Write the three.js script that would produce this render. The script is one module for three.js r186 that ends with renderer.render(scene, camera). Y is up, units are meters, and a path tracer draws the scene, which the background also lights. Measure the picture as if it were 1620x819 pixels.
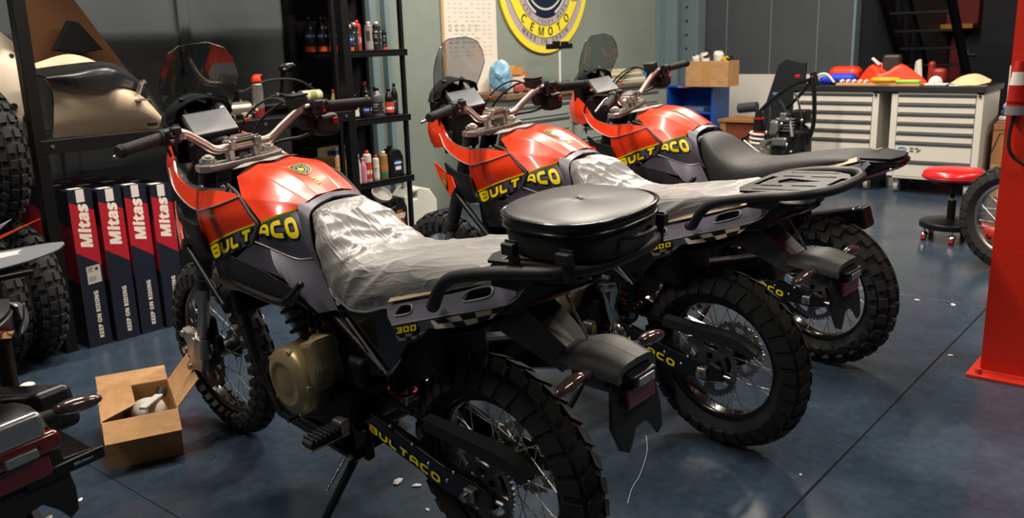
import * as THREE from 'three';
import { RoundedBoxGeometry } from 'three/addons/geometries/RoundedBoxGeometry.js';
import { mergeGeometries, mergeVertices, toCreasedNormals } from 'three/addons/utils/BufferGeometryUtils.js';
import { ImprovedNoise } from 'three/addons/math/ImprovedNoise.js';
import { RectAreaLightUniformsLib } from 'three/addons/lights/RectAreaLightUniformsLib.js';

// ---------------------------------------------------------------- camera, light, exposure
const scene = new THREE.Scene();
const camera = new THREE.PerspectiveCamera(32.7, 1620 / 819, 0.05, 60);
const D2R = Math.PI / 180;
camera.position.set(0, 1.442, 0);
camera.rotation.order = 'YXZ';
camera.rotation.set(-13.83 * D2R, -50 * D2R, -1.714 * D2R);
camera.focus = 2.7; camera.userData.fStop = 5.6;
const renderer = new THREE.WebGLRenderer({ antialias: true });
renderer.toneMapping = THREE.LinearToneMapping;
renderer.toneMappingExposure = 3.0;
renderer.shadowMap.enabled = true;
scene.background = new THREE.Color(0x000000);
RectAreaLightUniformsLib.init();
const CEIL = 4.3;
// lamps of the workshop: linear ceiling fittings [x, z, length, along 'x' or 'z', intensity]
const LAMPS = [
  [-.6, -3.2, 1.5, 'x', 52], [1.8, -3.1, 1.5, 'x', 78], [4.3, -3.0, 1.5, 'x', 100], [7.0, -3.0, 1.5, 'x', 105],
  [2.2, 1.1, 1.5, 'x', 26], [4.9, .4, 1.5, 'x', 40], [8.2, .4, 1.5, 'x', 40],
];

// ---------------------------------------------------------------- helpers
const V = (x, y, z) => new THREE.Vector3(x, y, z);
let seed = 7;
const rnd = () => { seed = (seed * 1664525 + 1013904223) >>> 0; return seed / 4294967296; };
const rr = (a, b) => a + (b - a) * rnd();
const pn = new ImprovedNoise();
const used = {};
function numbered(n) { used[n] = (used[n] ?? -1) + 1; return used[n] ? n + '_' + String(used[n]).padStart(3, '0') : n; }
function norm(g) {
  g = g.index ? g.toNonIndexed() : g;
  if (!g.attributes.normal) g.computeVertexNormals();
  if (!g.attributes.uv) g.setAttribute('uv', new THREE.BufferAttribute(new Float32Array(g.attributes.position.count * 2), 2));
  for (const k of Object.keys(g.attributes)) if (!['position', 'normal', 'uv'].includes(k)) g.deleteAttribute(k);
  g.clearGroups && g.clearGroups();
  return g;
}
const flat = (a) => (Array.isArray(a) ? a.flat(Infinity) : [a]);
const join = (...gs) => { gs = flat(gs).map(norm); return gs.length === 1 ? gs[0] : mergeGeometries(gs); };
function part(name, geoms, mat, parent, label) {
  const m = new THREE.Mesh(join(geoms), mat);
  m.name = name; m.castShadow = m.receiveShadow = true;
  if (label) m.userData.label = label;
  parent.add(m);
  return m;
}
function tag(o, label, category, group) { o.userData.label = label; o.userData.category = category; if (group) o.userData.group = group; return o; }
function thing(name, label, category, [x, y, z] = [0, 0, 0], turn = 0, group) {
  const o = new THREE.Group(); o.name = numbered(name); o.position.set(x, y, z); o.rotation.y = turn; scene.add(o);
  return tag(o, label, category, group);
}
function single(name, geoms, mat, label, category, pos = [0, 0, 0], turn = 0, group) {
  const m = part(numbered(name), geoms, mat, scene); m.position.set(...pos); m.rotation.y = turn;
  return tag(m, label, category, group);
}
function struct(name, geoms, mat) { const m = part(name, geoms, mat, scene); m.userData.kind = 'structure'; return m; }
function structGroup(name) { const g = new THREE.Group(); g.name = name; g.userData.kind = 'structure'; scene.add(g); return g; }
function sub(name, parent, [x, y, z] = [0, 0, 0]) { const g = new THREE.Group(); g.name = name; g.position.set(x, y, z); parent.add(g); return g; }
// geometry
function box(w, h, d, x = 0, y = 0, z = 0, r = 0, s = 2) {
  const g = r ? new RoundedBoxGeometry(w, h, d, s, Math.min(r, w / 2.01, h / 2.01, d / 2.01)) : new THREE.BoxGeometry(w, h, d);
  return g.translate(x, y, z);
}
// box given by its extents
const bx = (x0, x1, y0, y1, z0, z1, r = 0) => box(Math.abs(x1 - x0), Math.abs(y1 - y0), Math.abs(z1 - z0), (x0 + x1) / 2, (y0 + y1) / 2, (z0 + z1) / 2, r);
const UP = V(0, 1, 0);
function rod(a, b, r0, r1 = r0, n = 10) {
  const A = V(...a), B = V(...b), d = B.clone().sub(A), L = d.length();
  const g = new THREE.CylinderGeometry(r1, r0, L, n, 1);
  g.applyQuaternion(new THREE.Quaternion().setFromUnitVectors(UP, d.normalize()));
  return g.translate((A.x + B.x) / 2, (A.y + B.y) / 2, (A.z + B.z) / 2);
}
// beam of rectangular section between two points; up gives the side of height h
function beam(a, b, w, h, up = [0, 1, 0], r = 0) {
  const A = V(...a), B = V(...b), x = B.clone().sub(A), L = x.length(); x.normalize();
  const z = V().crossVectors(x, V(...up)).normalize(), y = V().crossVectors(z, x);
  const g = box(L, h, w, 0, 0, 0, r);
  return g.applyMatrix4(new THREE.Matrix4().makeBasis(x, y, z).setPosition(A.add(B).multiplyScalar(.5)));
}
function tube(pts, r, n = 24, m = 8, closed = false, tension = .5) {
  const c = new THREE.CatmullRomCurve3(pts.map((p) => V(...p)), closed, 'catmullrom', tension);
  const g = new THREE.TubeGeometry(c, n, r, m, closed);
  if (closed) return g;
  return [g, new THREE.SphereGeometry(r, m, 5).translate(...pts[0]), new THREE.SphereGeometry(r, m, 5).translate(...pts[pts.length - 1])];
}
const lathe = (pts, n = 24) => new THREE.LatheGeometry(pts.map((p) => new THREE.Vector2(...p)), n);
const latheZ = (pts, n = 24) => lathe(pts, n).rotateX(Math.PI / 2);   // axis along z: profile [r, z]
function shapeOf(pts, holes = []) {
  const s = new THREE.Shape(pts.map((p) => new THREE.Vector2(...p)));
  for (const h of holes) s.holes.push(new THREE.Path(h.map((p) => new THREE.Vector2(...p))));
  return s;
}
function prism(pts, z0, z1, bevel = 0, holes = []) {
  const g = new THREE.ExtrudeGeometry(shapeOf(pts, holes), { depth: Math.abs(z1 - z0) - 2 * bevel, bevelEnabled: bevel > 0, bevelThickness: bevel, bevelSize: bevel, bevelOffset: -bevel, bevelSegments: 2, curveSegments: 8 });
  return g.translate(0, 0, Math.min(z0, z1) + bevel);
}
const mirror = (g) => { g = norm(g).clone(); const p = g.attributes.position, n = g.attributes.normal, u = g.attributes.uv;
  const P = p.array.slice(), Nn = n.array.slice(), U = u.array.slice();
  for (let t = 0; t < p.count; t += 3) for (let k = 0; k < 3; k++) { const s = t + [0, 2, 1][k], d = t + k;
    P[d * 3] = p.array[s * 3]; P[d * 3 + 1] = p.array[s * 3 + 1]; P[d * 3 + 2] = -p.array[s * 3 + 2];
    Nn[d * 3] = n.array[s * 3]; Nn[d * 3 + 1] = n.array[s * 3 + 1]; Nn[d * 3 + 2] = -n.array[s * 3 + 2];
    U[d * 2] = u.array[s * 2]; U[d * 2 + 1] = u.array[s * 2 + 1]; }
  const o = new THREE.BufferGeometry(); o.setAttribute('position', new THREE.BufferAttribute(P, 3)); o.setAttribute('normal', new THREE.BufferAttribute(Nn, 3)); o.setAttribute('uv', new THREE.BufferAttribute(U, 2)); return o; };
const both = (g) => { const j = join(g); return [j, mirror(j)]; };                     // one piece on both sides of the middle plane
const pair = (g) => Object.assign(both(g), { pair: true });                              // two separate pieces, left and right
// smooth (Catmull-Rom) sampling of a grid of points
function cr(p0, p1, p2, p3, t) { return .5 * (2 * p1 + (p2 - p0) * t + (2 * p0 - 5 * p1 + 4 * p2 - p3) * t * t + (3 * p1 - p0 - 3 * p2 + p3) * t * t * t); }
function sampleLine(L, t, lin) {
  const n = L.length - 1, f = Math.min(Math.max(t, 0), 1) * n, i = Math.min(Math.floor(f), n - 1), u = f - i;
  const g = (k) => { if (k < 0) return L[0].map((v, q) => 2 * v - L[1][q]); if (k > n) return L[n].map((v, q) => 2 * v - L[n - 1][q]); return L[k]; };
  if (lin || n === 1) return L[i].map((v, q) => v + (L[i + 1][q] - v) * u);
  const a = g(i - 1), b = g(i), c = g(i + 1), d = g(i + 2);
  return b.map((_, q) => cr(a[q], b[q], c[q], d[q], u));
}
function sampleGrid(P, nu, nv, linU, linV) {      // rows run along v, columns along u
  const out = [];
  for (let j = 0; j <= nv; j++) {
    const row = [];
    const cols = P[0].map((_, c) => sampleLine(P.map((r) => r[c]), j / nv, linV));
    for (let i = 0; i <= nu; i++) row.push(sampleLine(cols, i / nu, linU));
    out.push(row);
  }
  return out;
}
function gridGeo(S, flip) {
  const nv = S.length - 1, nu = S[0].length - 1, pos = [], uv = [], idx = [];
  S.forEach((r, j) => r.forEach((p, i) => { pos.push(...p); uv.push(i / nu, 1 - j / nv); }));
  for (let j = 0; j < nv; j++) for (let i = 0; i < nu; i++) {
    const a = j * (nu + 1) + i, b = a + 1, c = a + nu + 1, d = c + 1;
    flip ? idx.push(a, b, c, b, d, c) : idx.push(a, c, b, b, c, d);
  }
  const g = new THREE.BufferGeometry();
  g.setAttribute('position', new THREE.Float32BufferAttribute(pos, 3)); g.setAttribute('uv', new THREE.Float32BufferAttribute(uv, 2)); g.setIndex(idx); g.computeVertexNormals();
  return g;
}
// a panel with thickness t behind a smooth patch
function panel(P, nu, nv, t = .004, o = {}) {
  const S = sampleGrid(P, nu, nv, o.linU, o.linV), g = gridGeo(S, o.flip), n = g.attributes.normal, B = S.map((r, j) => r.map((p, i) => { const k = j * (nu + 1) + i; return [p[0] - n.getX(k) * t, p[1] - n.getY(k) * t, p[2] - n.getZ(k) * t]; }));
  const edge = (a, b, fl) => gridGeo([a, b], fl);
  const f = !!o.flip, T = (s) => s.map((r) => r[0]), R = (s) => s.map((r) => r[nu]);
  return [g, gridGeo(B, !f), edge(B[0], S[0], f), edge(S[nv], B[nv], f), edge(T(S), T(B), f), edge(R(B), R(S), f)];
}
function lift(S, d, flip) { const g = gridGeo(S, flip), n = g.attributes.normal, w = S[0].length; return S.map((r, j) => r.map((p, i) => { const k = j * w + i; return [p[0] + n.getX(k) * d, p[1] + n.getY(k) * d, p[2] + n.getZ(k) * d]; })); }
const hex8 = (b, t) => {   // four bottom and four top corners, outward when counter-clockwise seen from the top
  const q = (a, b2, c, d) => [a, b2, c, a, c, d], L = [...q(t[0], t[1], t[2], t[3]), ...q(b[3], b[2], b[1], b[0])];
  for (let i = 0; i < 4; i++) { const j = (i + 1) % 4; L.push(...q(b[i], b[j], t[j], t[i])); }
  const g = new THREE.BufferGeometry(); g.setAttribute('position', new THREE.Float32BufferAttribute(L.flat(), 3)); g.computeVertexNormals(); return g; };

// ---------------------------------------------------------------- textures and materials
function canvas(w, h, draw) {
  const c = document.createElement('canvas'); c.width = w; c.height = h; draw(c.getContext('2d'), w, h);
  const t = new THREE.CanvasTexture(c); t.colorSpace = THREE.SRGBColorSpace; t.magFilter = THREE.LinearFilter; t.anisotropy = 8; return t;
}
function dataTex(n, fn, srgb = false, rep = 1) {
  const d = new Uint8Array(n * n * 4);
  for (let y = 0; y < n; y++) for (let x = 0; x < n; x++) { const v = fn(x / n, y / n), k = (y * n + x) * 4; if (Array.isArray(v)) { d[k] = v[0]; d[k + 1] = v[1]; d[k + 2] = v[2]; } else d[k] = d[k + 1] = d[k + 2] = Math.max(0, Math.min(255, v)); d[k + 3] = 255; }
  const t = new THREE.DataTexture(d, n, n); t.wrapS = t.wrapT = THREE.RepeatWrapping; t.magFilter = THREE.LinearFilter; t.minFilter = THREE.LinearMipmapLinearFilter; t.generateMipmaps = true;
  if (srgb) t.colorSpace = THREE.SRGBColorSpace; t.repeat.set(rep, rep); t.needsUpdate = true; return t;
}
// tiling noise: octaves of periodic value noise
const tabs = {}; 
function vnoise(x, y, p) { const k = p; tabs[k] ??= Float32Array.from({ length: p * p }, () => rnd()); const T = tabs[k]; x *= p; y *= p;
  const i = Math.floor(x), j = Math.floor(y), u = x - i, v = y - j, s = (t) => t * t * (3 - 2 * t), a = (q, r) => T[((r % p + p) % p) * p + ((q % p + p) % p)];
  return (a(i, j) * (1 - s(u)) + a(i + 1, j) * s(u)) * (1 - s(v)) + (a(i, j + 1) * (1 - s(u)) + a(i + 1, j + 1) * s(u)) * s(v); }
const fbm = (x, y, ps) => { let s = 0, a = 1, w = 0; for (const p of ps) { s += a * vnoise(x, y, p); w += a; a *= .6; } return s / w; };
const mat = (color, roughness = .6, metalness = 0, o = {}) => new THREE.MeshStandardMaterial({ color, roughness, metalness, ...o });
const phys = (color, roughness, o = {}) => new THREE.MeshPhysicalMaterial({ color, roughness, ...o });
const grain = dataTex(256, (x, y) => 255 * fbm(x, y, [64, 128]));
const weave = dataTex(256, (x, y) => 128 + 90 * Math.sin(x * 2 * Math.PI * 64) * Math.sin(y * 2 * Math.PI * 64) + 30 * (rnd() - .5));
const M = {
  orange: phys(0xee3b0e, .34, { clearcoat: .8, clearcoatRoughness: .12 }),
  grey: mat(0x474856, .42, .1),
  greyLight: mat(0x6b6c7c, .36, .1),
  plastic: mat(0x111317, .5, 0, { bumpMap: grain, bumpScale: .0003 }),
  gloss: phys(0x08090b, .22, { clearcoat: .6, clearcoatRoughness: .1 }),
  satin: mat(0x16181b, .38, .2),
  frame: mat(0x0c0d0f, .42, .3),
  rubber: mat(0x1c1d1f, .8, 0, { bumpMap: grain, bumpScale: .0006 }),
  rubberGrey: mat(0x2b2d30, .7),
  engine: mat(0x101214, .55, .4),
  bronze: mat(0xa39470, .4, .6),
  alu: mat(0xb9b4ae, .34, .85),
  aluPinkReflect: mat(0xd9bfb4, .3, .75),  // pink put into the silver, imitating the orange bodywork reflected in the bar
  chrome: mat(0xd4d4d2, .16, 1),
  steel: mat(0xa8a9a8, .3, .9),
  spoke: mat(0xd6d6d2, .25, .9),
  yellow: mat(0xe9d400, .5),
  red: mat(0xb3160f, .4),
  redSpring: mat(0x9c1409, .35, .1),
  silverEdge: mat(0xa6a3a6, .35, .5),
  cream: mat(0xc9b79b, .5),
  seat: mat(0x2a2c2f, .62, 0, { bumpMap: grain, bumpScale: .0008 }),
  smoke: phys(0xcdd0d2, .05, { transmission: 1, thickness: 0, ior: 1.45 }),
  screen: mat(0xa4a8ac, .32),  // pale grey: matte protective film, with the ceiling reflection painted into the colour
  lens: phys(0x8d9196, .14, { clearcoat: 1, metalness: .55 }),
  carrier: mat(0x3d3f41, .5),
  redLens: phys(0x5e0a0a, .12, { clearcoat: 1 }),
  amber: mat(0xe0561a, .3),
  smokedLens: phys(0x51403f, .15, { clearcoat: 1, metalness: .4 }),
  dullSteel: mat(0x6f7172, .4, .8),
  pink: mat(0xcf2aa0, .4),
};
// ---------------------------------------------------------------- setting
const X0 = -2.2, X1 = 10, XF = 14, ZA = -5.5, ZB = 4.5, TH = .15;
const floorTex = dataTex(1024, (x, y) => { const n = fbm(x, y, [5, 11, 23, 60]), f = fbm(x + .3, y + .7, [128, 256]), s = fbm(x * 1, y, [3, 7]); const k = .72 + .42 * n + .22 * (f - .5), w = Math.max(0, n - .56) * 2.2 * s; return [52 * k + 46 * w, 66 * k + 48 * w, 82 * k + 44 * w]; }, true);
const floorRough = dataTex(512, (x, y) => 70 + 120 * fbm(x, y, [6, 14, 40, 128]));
const specks = dataTex(512, (x, y) => 128 + 40 * (fbm(x, y, [40, 90, 200]) - .5));
M.floor = mat(0xffffff, .5, 0, { map: floorTex, roughnessMap: floorRough, bumpMap: specks, bumpScale: .0015 });
M.joint = mat(0x0b0d10, .9);
const planar = (g, s = 1 / 4) => { g = norm(g); const p = g.attributes.position, u = g.attributes.uv, n = g.attributes.normal; for (let i = 0; i < p.count; i++) { const a = Math.abs(n.getY(i)) > .5 ? [p.getX(i), p.getZ(i)] : Math.abs(n.getX(i)) > .5 ? [p.getZ(i), p.getY(i)] : [p.getX(i), p.getY(i)]; u.setXY(i, a[0] * s, a[1] * s); } return g; };
const floorG = structGroup('floor');
const xs = [X0, 1.25, 5.05, 8.9, XF + .2], zs = [ZA, -.945, 2.4, ZB];
for (let i = 0; i < 4; i++) for (let j = 0; j < 3; j++) part('slab', planar(bx(xs[i] + .0015, xs[i + 1] - .0015, -.08, 0, zs[j] + .004, zs[j + 1] - .004, .002), 1 / 3.1), M.floor, floorG);
part('joint', bx(X0, XF + .2, -.1, -.006, ZA, ZB), M.joint, floorG);
const wallTex = dataTex(512, (x, y) => { const k = .9 + .2 * fbm(x, y, [4, 9, 30, 90, 256]); return [124 * k, 136 * k, 128 * k]; }, true);
const wallDark = dataTex(512, (x, y) => { const k = .85 + .3 * fbm(x, y, [4, 12, 60, 200, 256]); return [66 * k, 72 * k, 76 * k]; }, true);
const fineBump = dataTex(256, (x, y) => 255 * fbm(x, y, [48, 128]));
M.wall = mat(0xffffff, .75, 0, { map: wallTex, bumpMap: fineBump, bumpScale: .001 });
M.wallDark = mat(0xffffff, .55, 0, { map: wallDark, bumpMap: fineBump, bumpScale: .001 });
M.wallInk = mat(0x1c222b, .6);
M.steelBlue = mat(0x6d8188, .5, .1);
M.oxide = mat(0x7d1512, .55);
M.ceiling = mat(0x3b3d40, .85);
M.whitePaint = mat(0xd9d6ce, .6);
// wall behind shelves and benches: plain run on the right, dark ribbed sheeting on the left
const wA = structGroup('wall_back');
part('wall_face', planar(bx(4.45, X1 + TH, 0, CEIL, ZA - TH, ZA)), M.wall, wA);
part('wall_sheeting', planar(bx(X0, 4.45, 0, CEIL, ZA - TH, ZA)), M.wallDark, wA);
for (const x of [1.55, 2.4, 3.25, 4.1]) part('sheet_rib', bx(x - .04, x + .04, 0, CEIL, ZA, ZA + .03, .008), M.wallDark, wA);
for (const [x, w] of [[4.62, .13], [4.87, .07], [5.02, .05]]) part('pilaster', bx(x - w / 2, x + w / 2, 0, CEIL, ZA, ZA + .06, .006), M.steelBlue, wA);
const wB = structGroup('wall_side');
part('wall_face', planar(bx(X1, X1 + TH, 0, CEIL, ZA, -3.45)), M.wallDark, wB);
part('wall_return', planar(bx(X1 + TH, XF, 0, CEIL, -3.60, -3.45)), M.wallDark, wB);
part('wall_edge', bx(X1 - .012, X1 + TH, 0, CEIL, -3.46, -3.43, .004), M.steelBlue, wB);
part('skirting_board', bx(X1 - .03, X1, 0, .985, -5.25, -3.46, .004), M.whitePaint, wB, 'white boarding along the foot of the dark wall');
for (let k = 0; k < 3; k++) part('panel_joint', bx(X1 - .006, X1, .985, CEIL, -4.95 + k * .55, -4.94 + k * .55), M.steelBlue, wB);
// steel column in the corner
const col = structGroup('trim_1');
part('flange', bx(9.28, 9.62, 0, CEIL, ZA, ZA + .05, .004), M.steelBlue, col); part('web', bx(9.42, 9.48, 0, CEIL, ZA + .05, ZA + .2, .004), M.steelBlue, col);
part('flange', bx(9.75, 9.95, 0, CEIL, ZA + .02, ZA + .30, .004), M.steelBlue, col);
for (let k = 0; k < 8; k++) part('rivet', new THREE.SphereGeometry(.014, 8, 6).translate(9.745, 1.3 + k * .16, ZA + .16), M.plastic, col);
const wF = structGroup('wall_far');
part('wall_face', planar(bx(XF, XF + TH, 0, CEIL, -3.45, ZB)), M.wallInk, wF);
part('wall_patch', bx(XF - .02, XF, 0, 1.36, -4.05 + .62, -3.42), M.wallDark, wF);
struct('wall_left', planar(bx(X0 - TH, X0, 0, CEIL, ZA - TH, ZB + TH)), M.wallDark);
struct('wall_front', planar(bx(X0, XF + TH, 0, CEIL, ZB, ZB + TH)), M.wallDark);
struct('ceiling', bx(X0 - TH, XF + TH, CEIL, CEIL + .1, ZA - TH, ZB + TH), M.ceiling);
// door in a red frame on the far wall, grey wall piece and stair beside it
const door = structGroup('door_1');
part('door_leaf', bx(XF - .06, XF - .01, 0, 2.1, -3.27, -2.64, .005), M.wallInk, door);
part('frame', [bx(XF - .09, XF, 0, 2.2, -3.42, -3.27, .005), bx(XF - .09, XF, 0, 2.2, -2.64, -2.50, .005), bx(XF - .09, XF, 2.1, 2.25, -3.42, -2.50, .005)], M.oxide, door);
part('door_handle', [box(.02, .16, .03, XF - .07, 1.06, -3.20, .004), rod([XF - .12, 1.08, -3.20], [XF - .12, 1.08, -3.08], .009, .009, 8), rod([XF - .07, 1.08, -3.20], [XF - .12, 1.08, -3.20], .008, .008, 8)], M.steel, door);
{ // stair: dark stringers, treads, landing with a yellow edge, red underside
  const s = thing('steel_staircase', 'dark steel staircase with a yellow edged landing and red underside beside the far door', 'staircase', [12.1, 0, -3.05]);
  for (const z of [-.34, .34]) part('stringer', beam([-1.9, 2.35, z], [.75, .05, z], .04, .2, [0, 1, 0], .004), M.frame, s);
  for (let k = 0; k < 11; k++) part('tread', box(.24, .03, .66, -1.75 + k * .235, 2.24 - k * .204, 0, .004), M.frame, s);
  for (let k = 0; k < 7; k++) part('railing_bar', rod([-1.6 + k * .36, 2.1 - k * .312, -.36], [-1.6 + k * .36, 2.9 - k * .312, -.36], .012, .012, 6), M.frame, s);
  part('handrail', rod([-1.9, 3.2, -.36], [.75, .9, -.36], .02, .02, 8), M.frame, s);
  part('landing', bx(1.35, 1.8, 1.44, 1.5, -.95, .0, .004), M.oxide, s); part('landing_edge', bx(1.33, 1.35, 1.44, 1.50, -.75, .0, .002), mat(0xc98a12, .5), s);
  part('underside', [bx(1.6, 1.8, 1.5, 2.6, -.95, .0, .004)], M.oxide, s);
}
// ceiling lamps: white housing, glowing tube cover, and the light of the same size just below it
const lampGlow = new THREE.MeshStandardMaterial({ color: 0xffffff, emissive: 0xfff3e4, emissiveIntensity: 6 });
for (const [x, z, L, ax, I] of LAMPS) {
  const l = thing('ceiling_lamp', 'long white ceiling lamp fitting above the workshop floor', 'lamp', [x, CEIL - .10, z], ax === 'z' ? Math.PI / 2 : 0, 'ceiling lamps of the workshop');
  part('housing', box(L + .06, .07, .16, 0, .035, 0, .01), M.whitePaint, l);
  part('diffuser', box(L, .02, .12, 0, -.01, 0, .004), lampGlow, l);
  for (const e of [-1, 1]) part('hanger', rod([e * L * .35, .07, 0], [e * L * .35, .10, 0], .01, .01, 6), M.steel, l);
  const r = new THREE.RectAreaLight(0xfff1e0, I, L, .12); r.position.set(x, CEIL - .125, z); r.rotation.x = -Math.PI / 2; if (ax === 'z') r.rotation.z = Math.PI / 2; scene.add(r);
}
// ---------------------------------------------------------------- lettering
const GLYPH = {
  B: [['M', 0, 1], ['L', 0, 0], ['L', .72, 0], ['Q', 1, 0, 1, .25], ['Q', 1, .5, .72, .5], ['L', .1, .5], ['M', .72, .5], ['Q', 1, .5, 1, .75], ['Q', 1, 1, .72, 1], ['L', 0, 1]],
  U: [['M', 0, 0], ['L', 0, .6], ['Q', 0, 1, .35, 1], ['L', .65, 1], ['Q', 1, 1, 1, .6], ['L', 1, 0]],
  L: [['M', 0, 0], ['L', 0, .7], ['Q', 0, 1, .3, 1], ['L', .95, 1]],
  T: [['M', -.05, 0], ['L', 1.05, 0], ['M', .5, 0], ['L', .5, 1]],
  A: [['M', 0, 1], ['L', 0, .45], ['Q', 0, 0, .4, 0], ['L', .6, 0], ['Q', 1, 0, 1, .45], ['L', 1, 1], ['M', 0, .66], ['L', 1, .66]],
  C: [['M', 1, 0], ['L', .4, 0], ['Q', 0, 0, 0, .4], ['L', 0, .6], ['Q', 0, 1, .4, 1], ['L', 1, 1]],
  O: [['M', .4, 0], ['L', .6, 0], ['Q', 1, 0, 1, .4], ['L', 1, .6], ['Q', 1, 1, .6, 1], ['L', .4, 1], ['Q', 0, 1, 0, .6], ['L', 0, .4], ['Q', 0, 0, .4, 0]],
};
function strokeText(c, text, x, y, w, h, gap) {
  for (const ch of text) {
    c.beginPath();
    for (const [k, ...a] of GLYPH[ch]) { const q = a.map((v, i) => (i % 2 ? y + v * h : x + v * w)); k === 'M' ? c.moveTo(...q) : k === 'L' ? c.lineTo(...q) : c.quadraticCurveTo(...q); }
    c.stroke(); x += w + gap;
  }
}
function wideText(text, lw, outline) {
  return canvas(1024, 160, (c) => {
    c.clearRect(0, 0, 1024, 160); c.lineJoin = 'round'; c.lineCap = 'butt';
    const n = text.length, gap = 52, w = (1024 - 70 - gap * (n - 1)) / n;
    if (outline) { c.strokeStyle = '#08080a'; c.lineWidth = lw + outline; c.lineCap = 'square'; strokeText(c, text, 35, 35, w, 90, gap); c.lineCap = 'butt'; }
    c.strokeStyle = '#f2df06'; c.lineWidth = lw; strokeText(c, text, 35, 35, w, 90, gap);
  });
}
const decal = (map, rough = .4, o = {}) => new THREE.MeshStandardMaterial({ map, roughness: rough, transparent: true, polygonOffset: true, polygonOffsetFactor: -1, ...o });
const texTank = wideText('BULTACO', 34, 16), texArm = wideText('BULTACO', 30, 0);
const texBult = texTank.clone(); texBult.repeat.set(.575, 1); texBult.needsUpdate = true;
const texAco = texTank.clone(); texAco.repeat.set(.43, 1); texAco.offset.set(.57, 0); texAco.needsUpdate = true;
const tex300 = canvas(256, 96, (c) => { c.clearRect(0, 0, 256, 96); c.fillStyle = '#0a0a0c'; c.beginPath(); c.moveTo(20, 4); c.lineTo(252, 4); c.lineTo(232, 92); c.lineTo(0, 92); c.fill();
  c.transform(1, 0, -.25, 1, 18, 0); c.strokeStyle = '#f2df06'; c.lineWidth = 15; c.lineJoin = 'miter'; c.beginPath(); c.moveTo(18, 24); c.lineTo(68, 24); c.lineTo(68, 72); c.lineTo(14, 72); c.moveTo(30, 48); c.lineTo(68, 48); c.moveTo(98, 24); c.lineTo(140, 24); c.lineTo(140, 72); c.lineTo(98, 72); c.closePath(); c.moveTo(172, 24); c.lineTo(214, 24); c.lineTo(214, 72); c.lineTo(172, 72); c.closePath(); c.stroke(); });
const texEmblem = canvas(256, 256, (c) => {
  c.clearRect(0, 0, 256, 256);
  const ring = (r, f) => { c.fillStyle = f; c.beginPath(); c.arc(128, 128, r, 0, 7); c.fill(); };
  ring(126, '#d8cf4a'); ring(116, '#14181c'); ring(74, '#cfd2c0'); ring(66, '#1d2a26');
  c.strokeStyle = '#c8ccc4'; c.lineWidth = 13; for (let k = 0; k < 26; k++) { const a = k * .2417; if (k % 6 === 5) continue; c.beginPath(); c.arc(128, 128, 95, a, a + .11); c.stroke(); }
  c.fillStyle = '#e8d21a'; c.beginPath(); c.ellipse(128, 140, 40, 30, 0, 0, 7); c.fill(); c.fillRect(112, 86, 22, 50);
});
const numberTex = (s) => canvas(64, 64, (c) => { c.clearRect(0, 0, 64, 64); c.fillStyle = '#e8b010'; c.font = 'bold 62px sans-serif'; c.textAlign = 'center'; c.textBaseline = 'middle'; c.fillText(s, 32, 34); });
// checkered print of the tail panels
const texCheck = canvas(512, 96, (c) => { c.fillStyle = '#c9bda9'; c.fillRect(0, 0, 512, 96); c.fillStyle = '#0b0b0d'; for (let i = 0; i < 8; i++) for (let j = 0; j < 3; j++) if ((i + j) % 2) { c.beginPath(); const x = i * 64 + j * 16, y = j * 32; c.moveTo(x, y); c.lineTo(x + 64, y); c.lineTo(x + 80, y + 32); c.lineTo(x + 16, y + 32); c.fill(); } });
texCheck.wrapS = THREE.RepeatWrapping;

// ---------------------------------------------------------------- wheels and tyres (axis along z, centre at the origin)
function tyreShell(R, w, rim) {
  const rc = w * .52, P = [];
  P.push([rim - .012, -w * .30]); P.push([rim + .006, -w * .37]);
  for (let i = 0; i <= 14; i++) { const b = (-1 + i / 7) * 1.35, q = Math.cos(b); const r = R - (R - rim - .012) * Math.pow(1 - q, 1.05) * 1.22; P.push([Math.max(r, rim + .012), rc * Math.sin(b)]); }
  P.push([rim + .006, w * .37]); P.push([rim - .012, w * .30]);
  return latheZ(P, 72);
}
function treadBlock(R, w, poly, h) {     // poly: four corners [phi, s]; s from -1 to 1 across
  const rc = w * .52, at = ([f, s], e) => { const b = s * 1.25, q = Math.cos(b), r = R - (R * .28) * Math.pow(1 - q, 1.05) * 1.2 + e * q, z = rc * Math.sin(b) + e * Math.sin(b); return [r * Math.cos(f), r * Math.sin(f), z]; };
  const area = (poly[1][0] - poly[0][0]) * (poly[2][1] - poly[0][1]) - (poly[2][0] - poly[0][0]) * (poly[1][1] - poly[0][1]);
  if (area < 0) poly = poly.slice().reverse();
  const ctr = [poly.reduce((a, p) => a + p[0], 0) / 4, poly.reduce((a, p) => a + p[1], 0) / 4];
  const small = poly.map((p) => [ctr[0] + (p[0] - ctr[0]) * .9, ctr[1] + (p[1] - ctr[1]) * .92]);
  return hex8(poly.map((p) => at(p, -.012)), small.map((p) => at(p, h)));
}
function chevronTyre(R, w, rim, n = 32) {
  const g = [tyreShell(R - .010, w, rim)], p = 2 * Math.PI / n;
  for (let k = 0; k < n; k++) for (const s of [-1, 1]) {
    const f = k * p + (s > 0 ? p * .5 : 0);
    g.push(treadBlock(R - .010, w, [[f, .03 * s], [f + p * .72, .03 * s], [f + p * 1.15, .45 * s], [f + p * .42, .45 * s]], .010));
    g.push(treadBlock(R - .010, w, [[f + p * .46, .54 * s], [f + p * 1.18, .54 * s], [f + p * .96, .98 * s], [f + p * .3, .98 * s]], .010));
  }
  return g;
}
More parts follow.
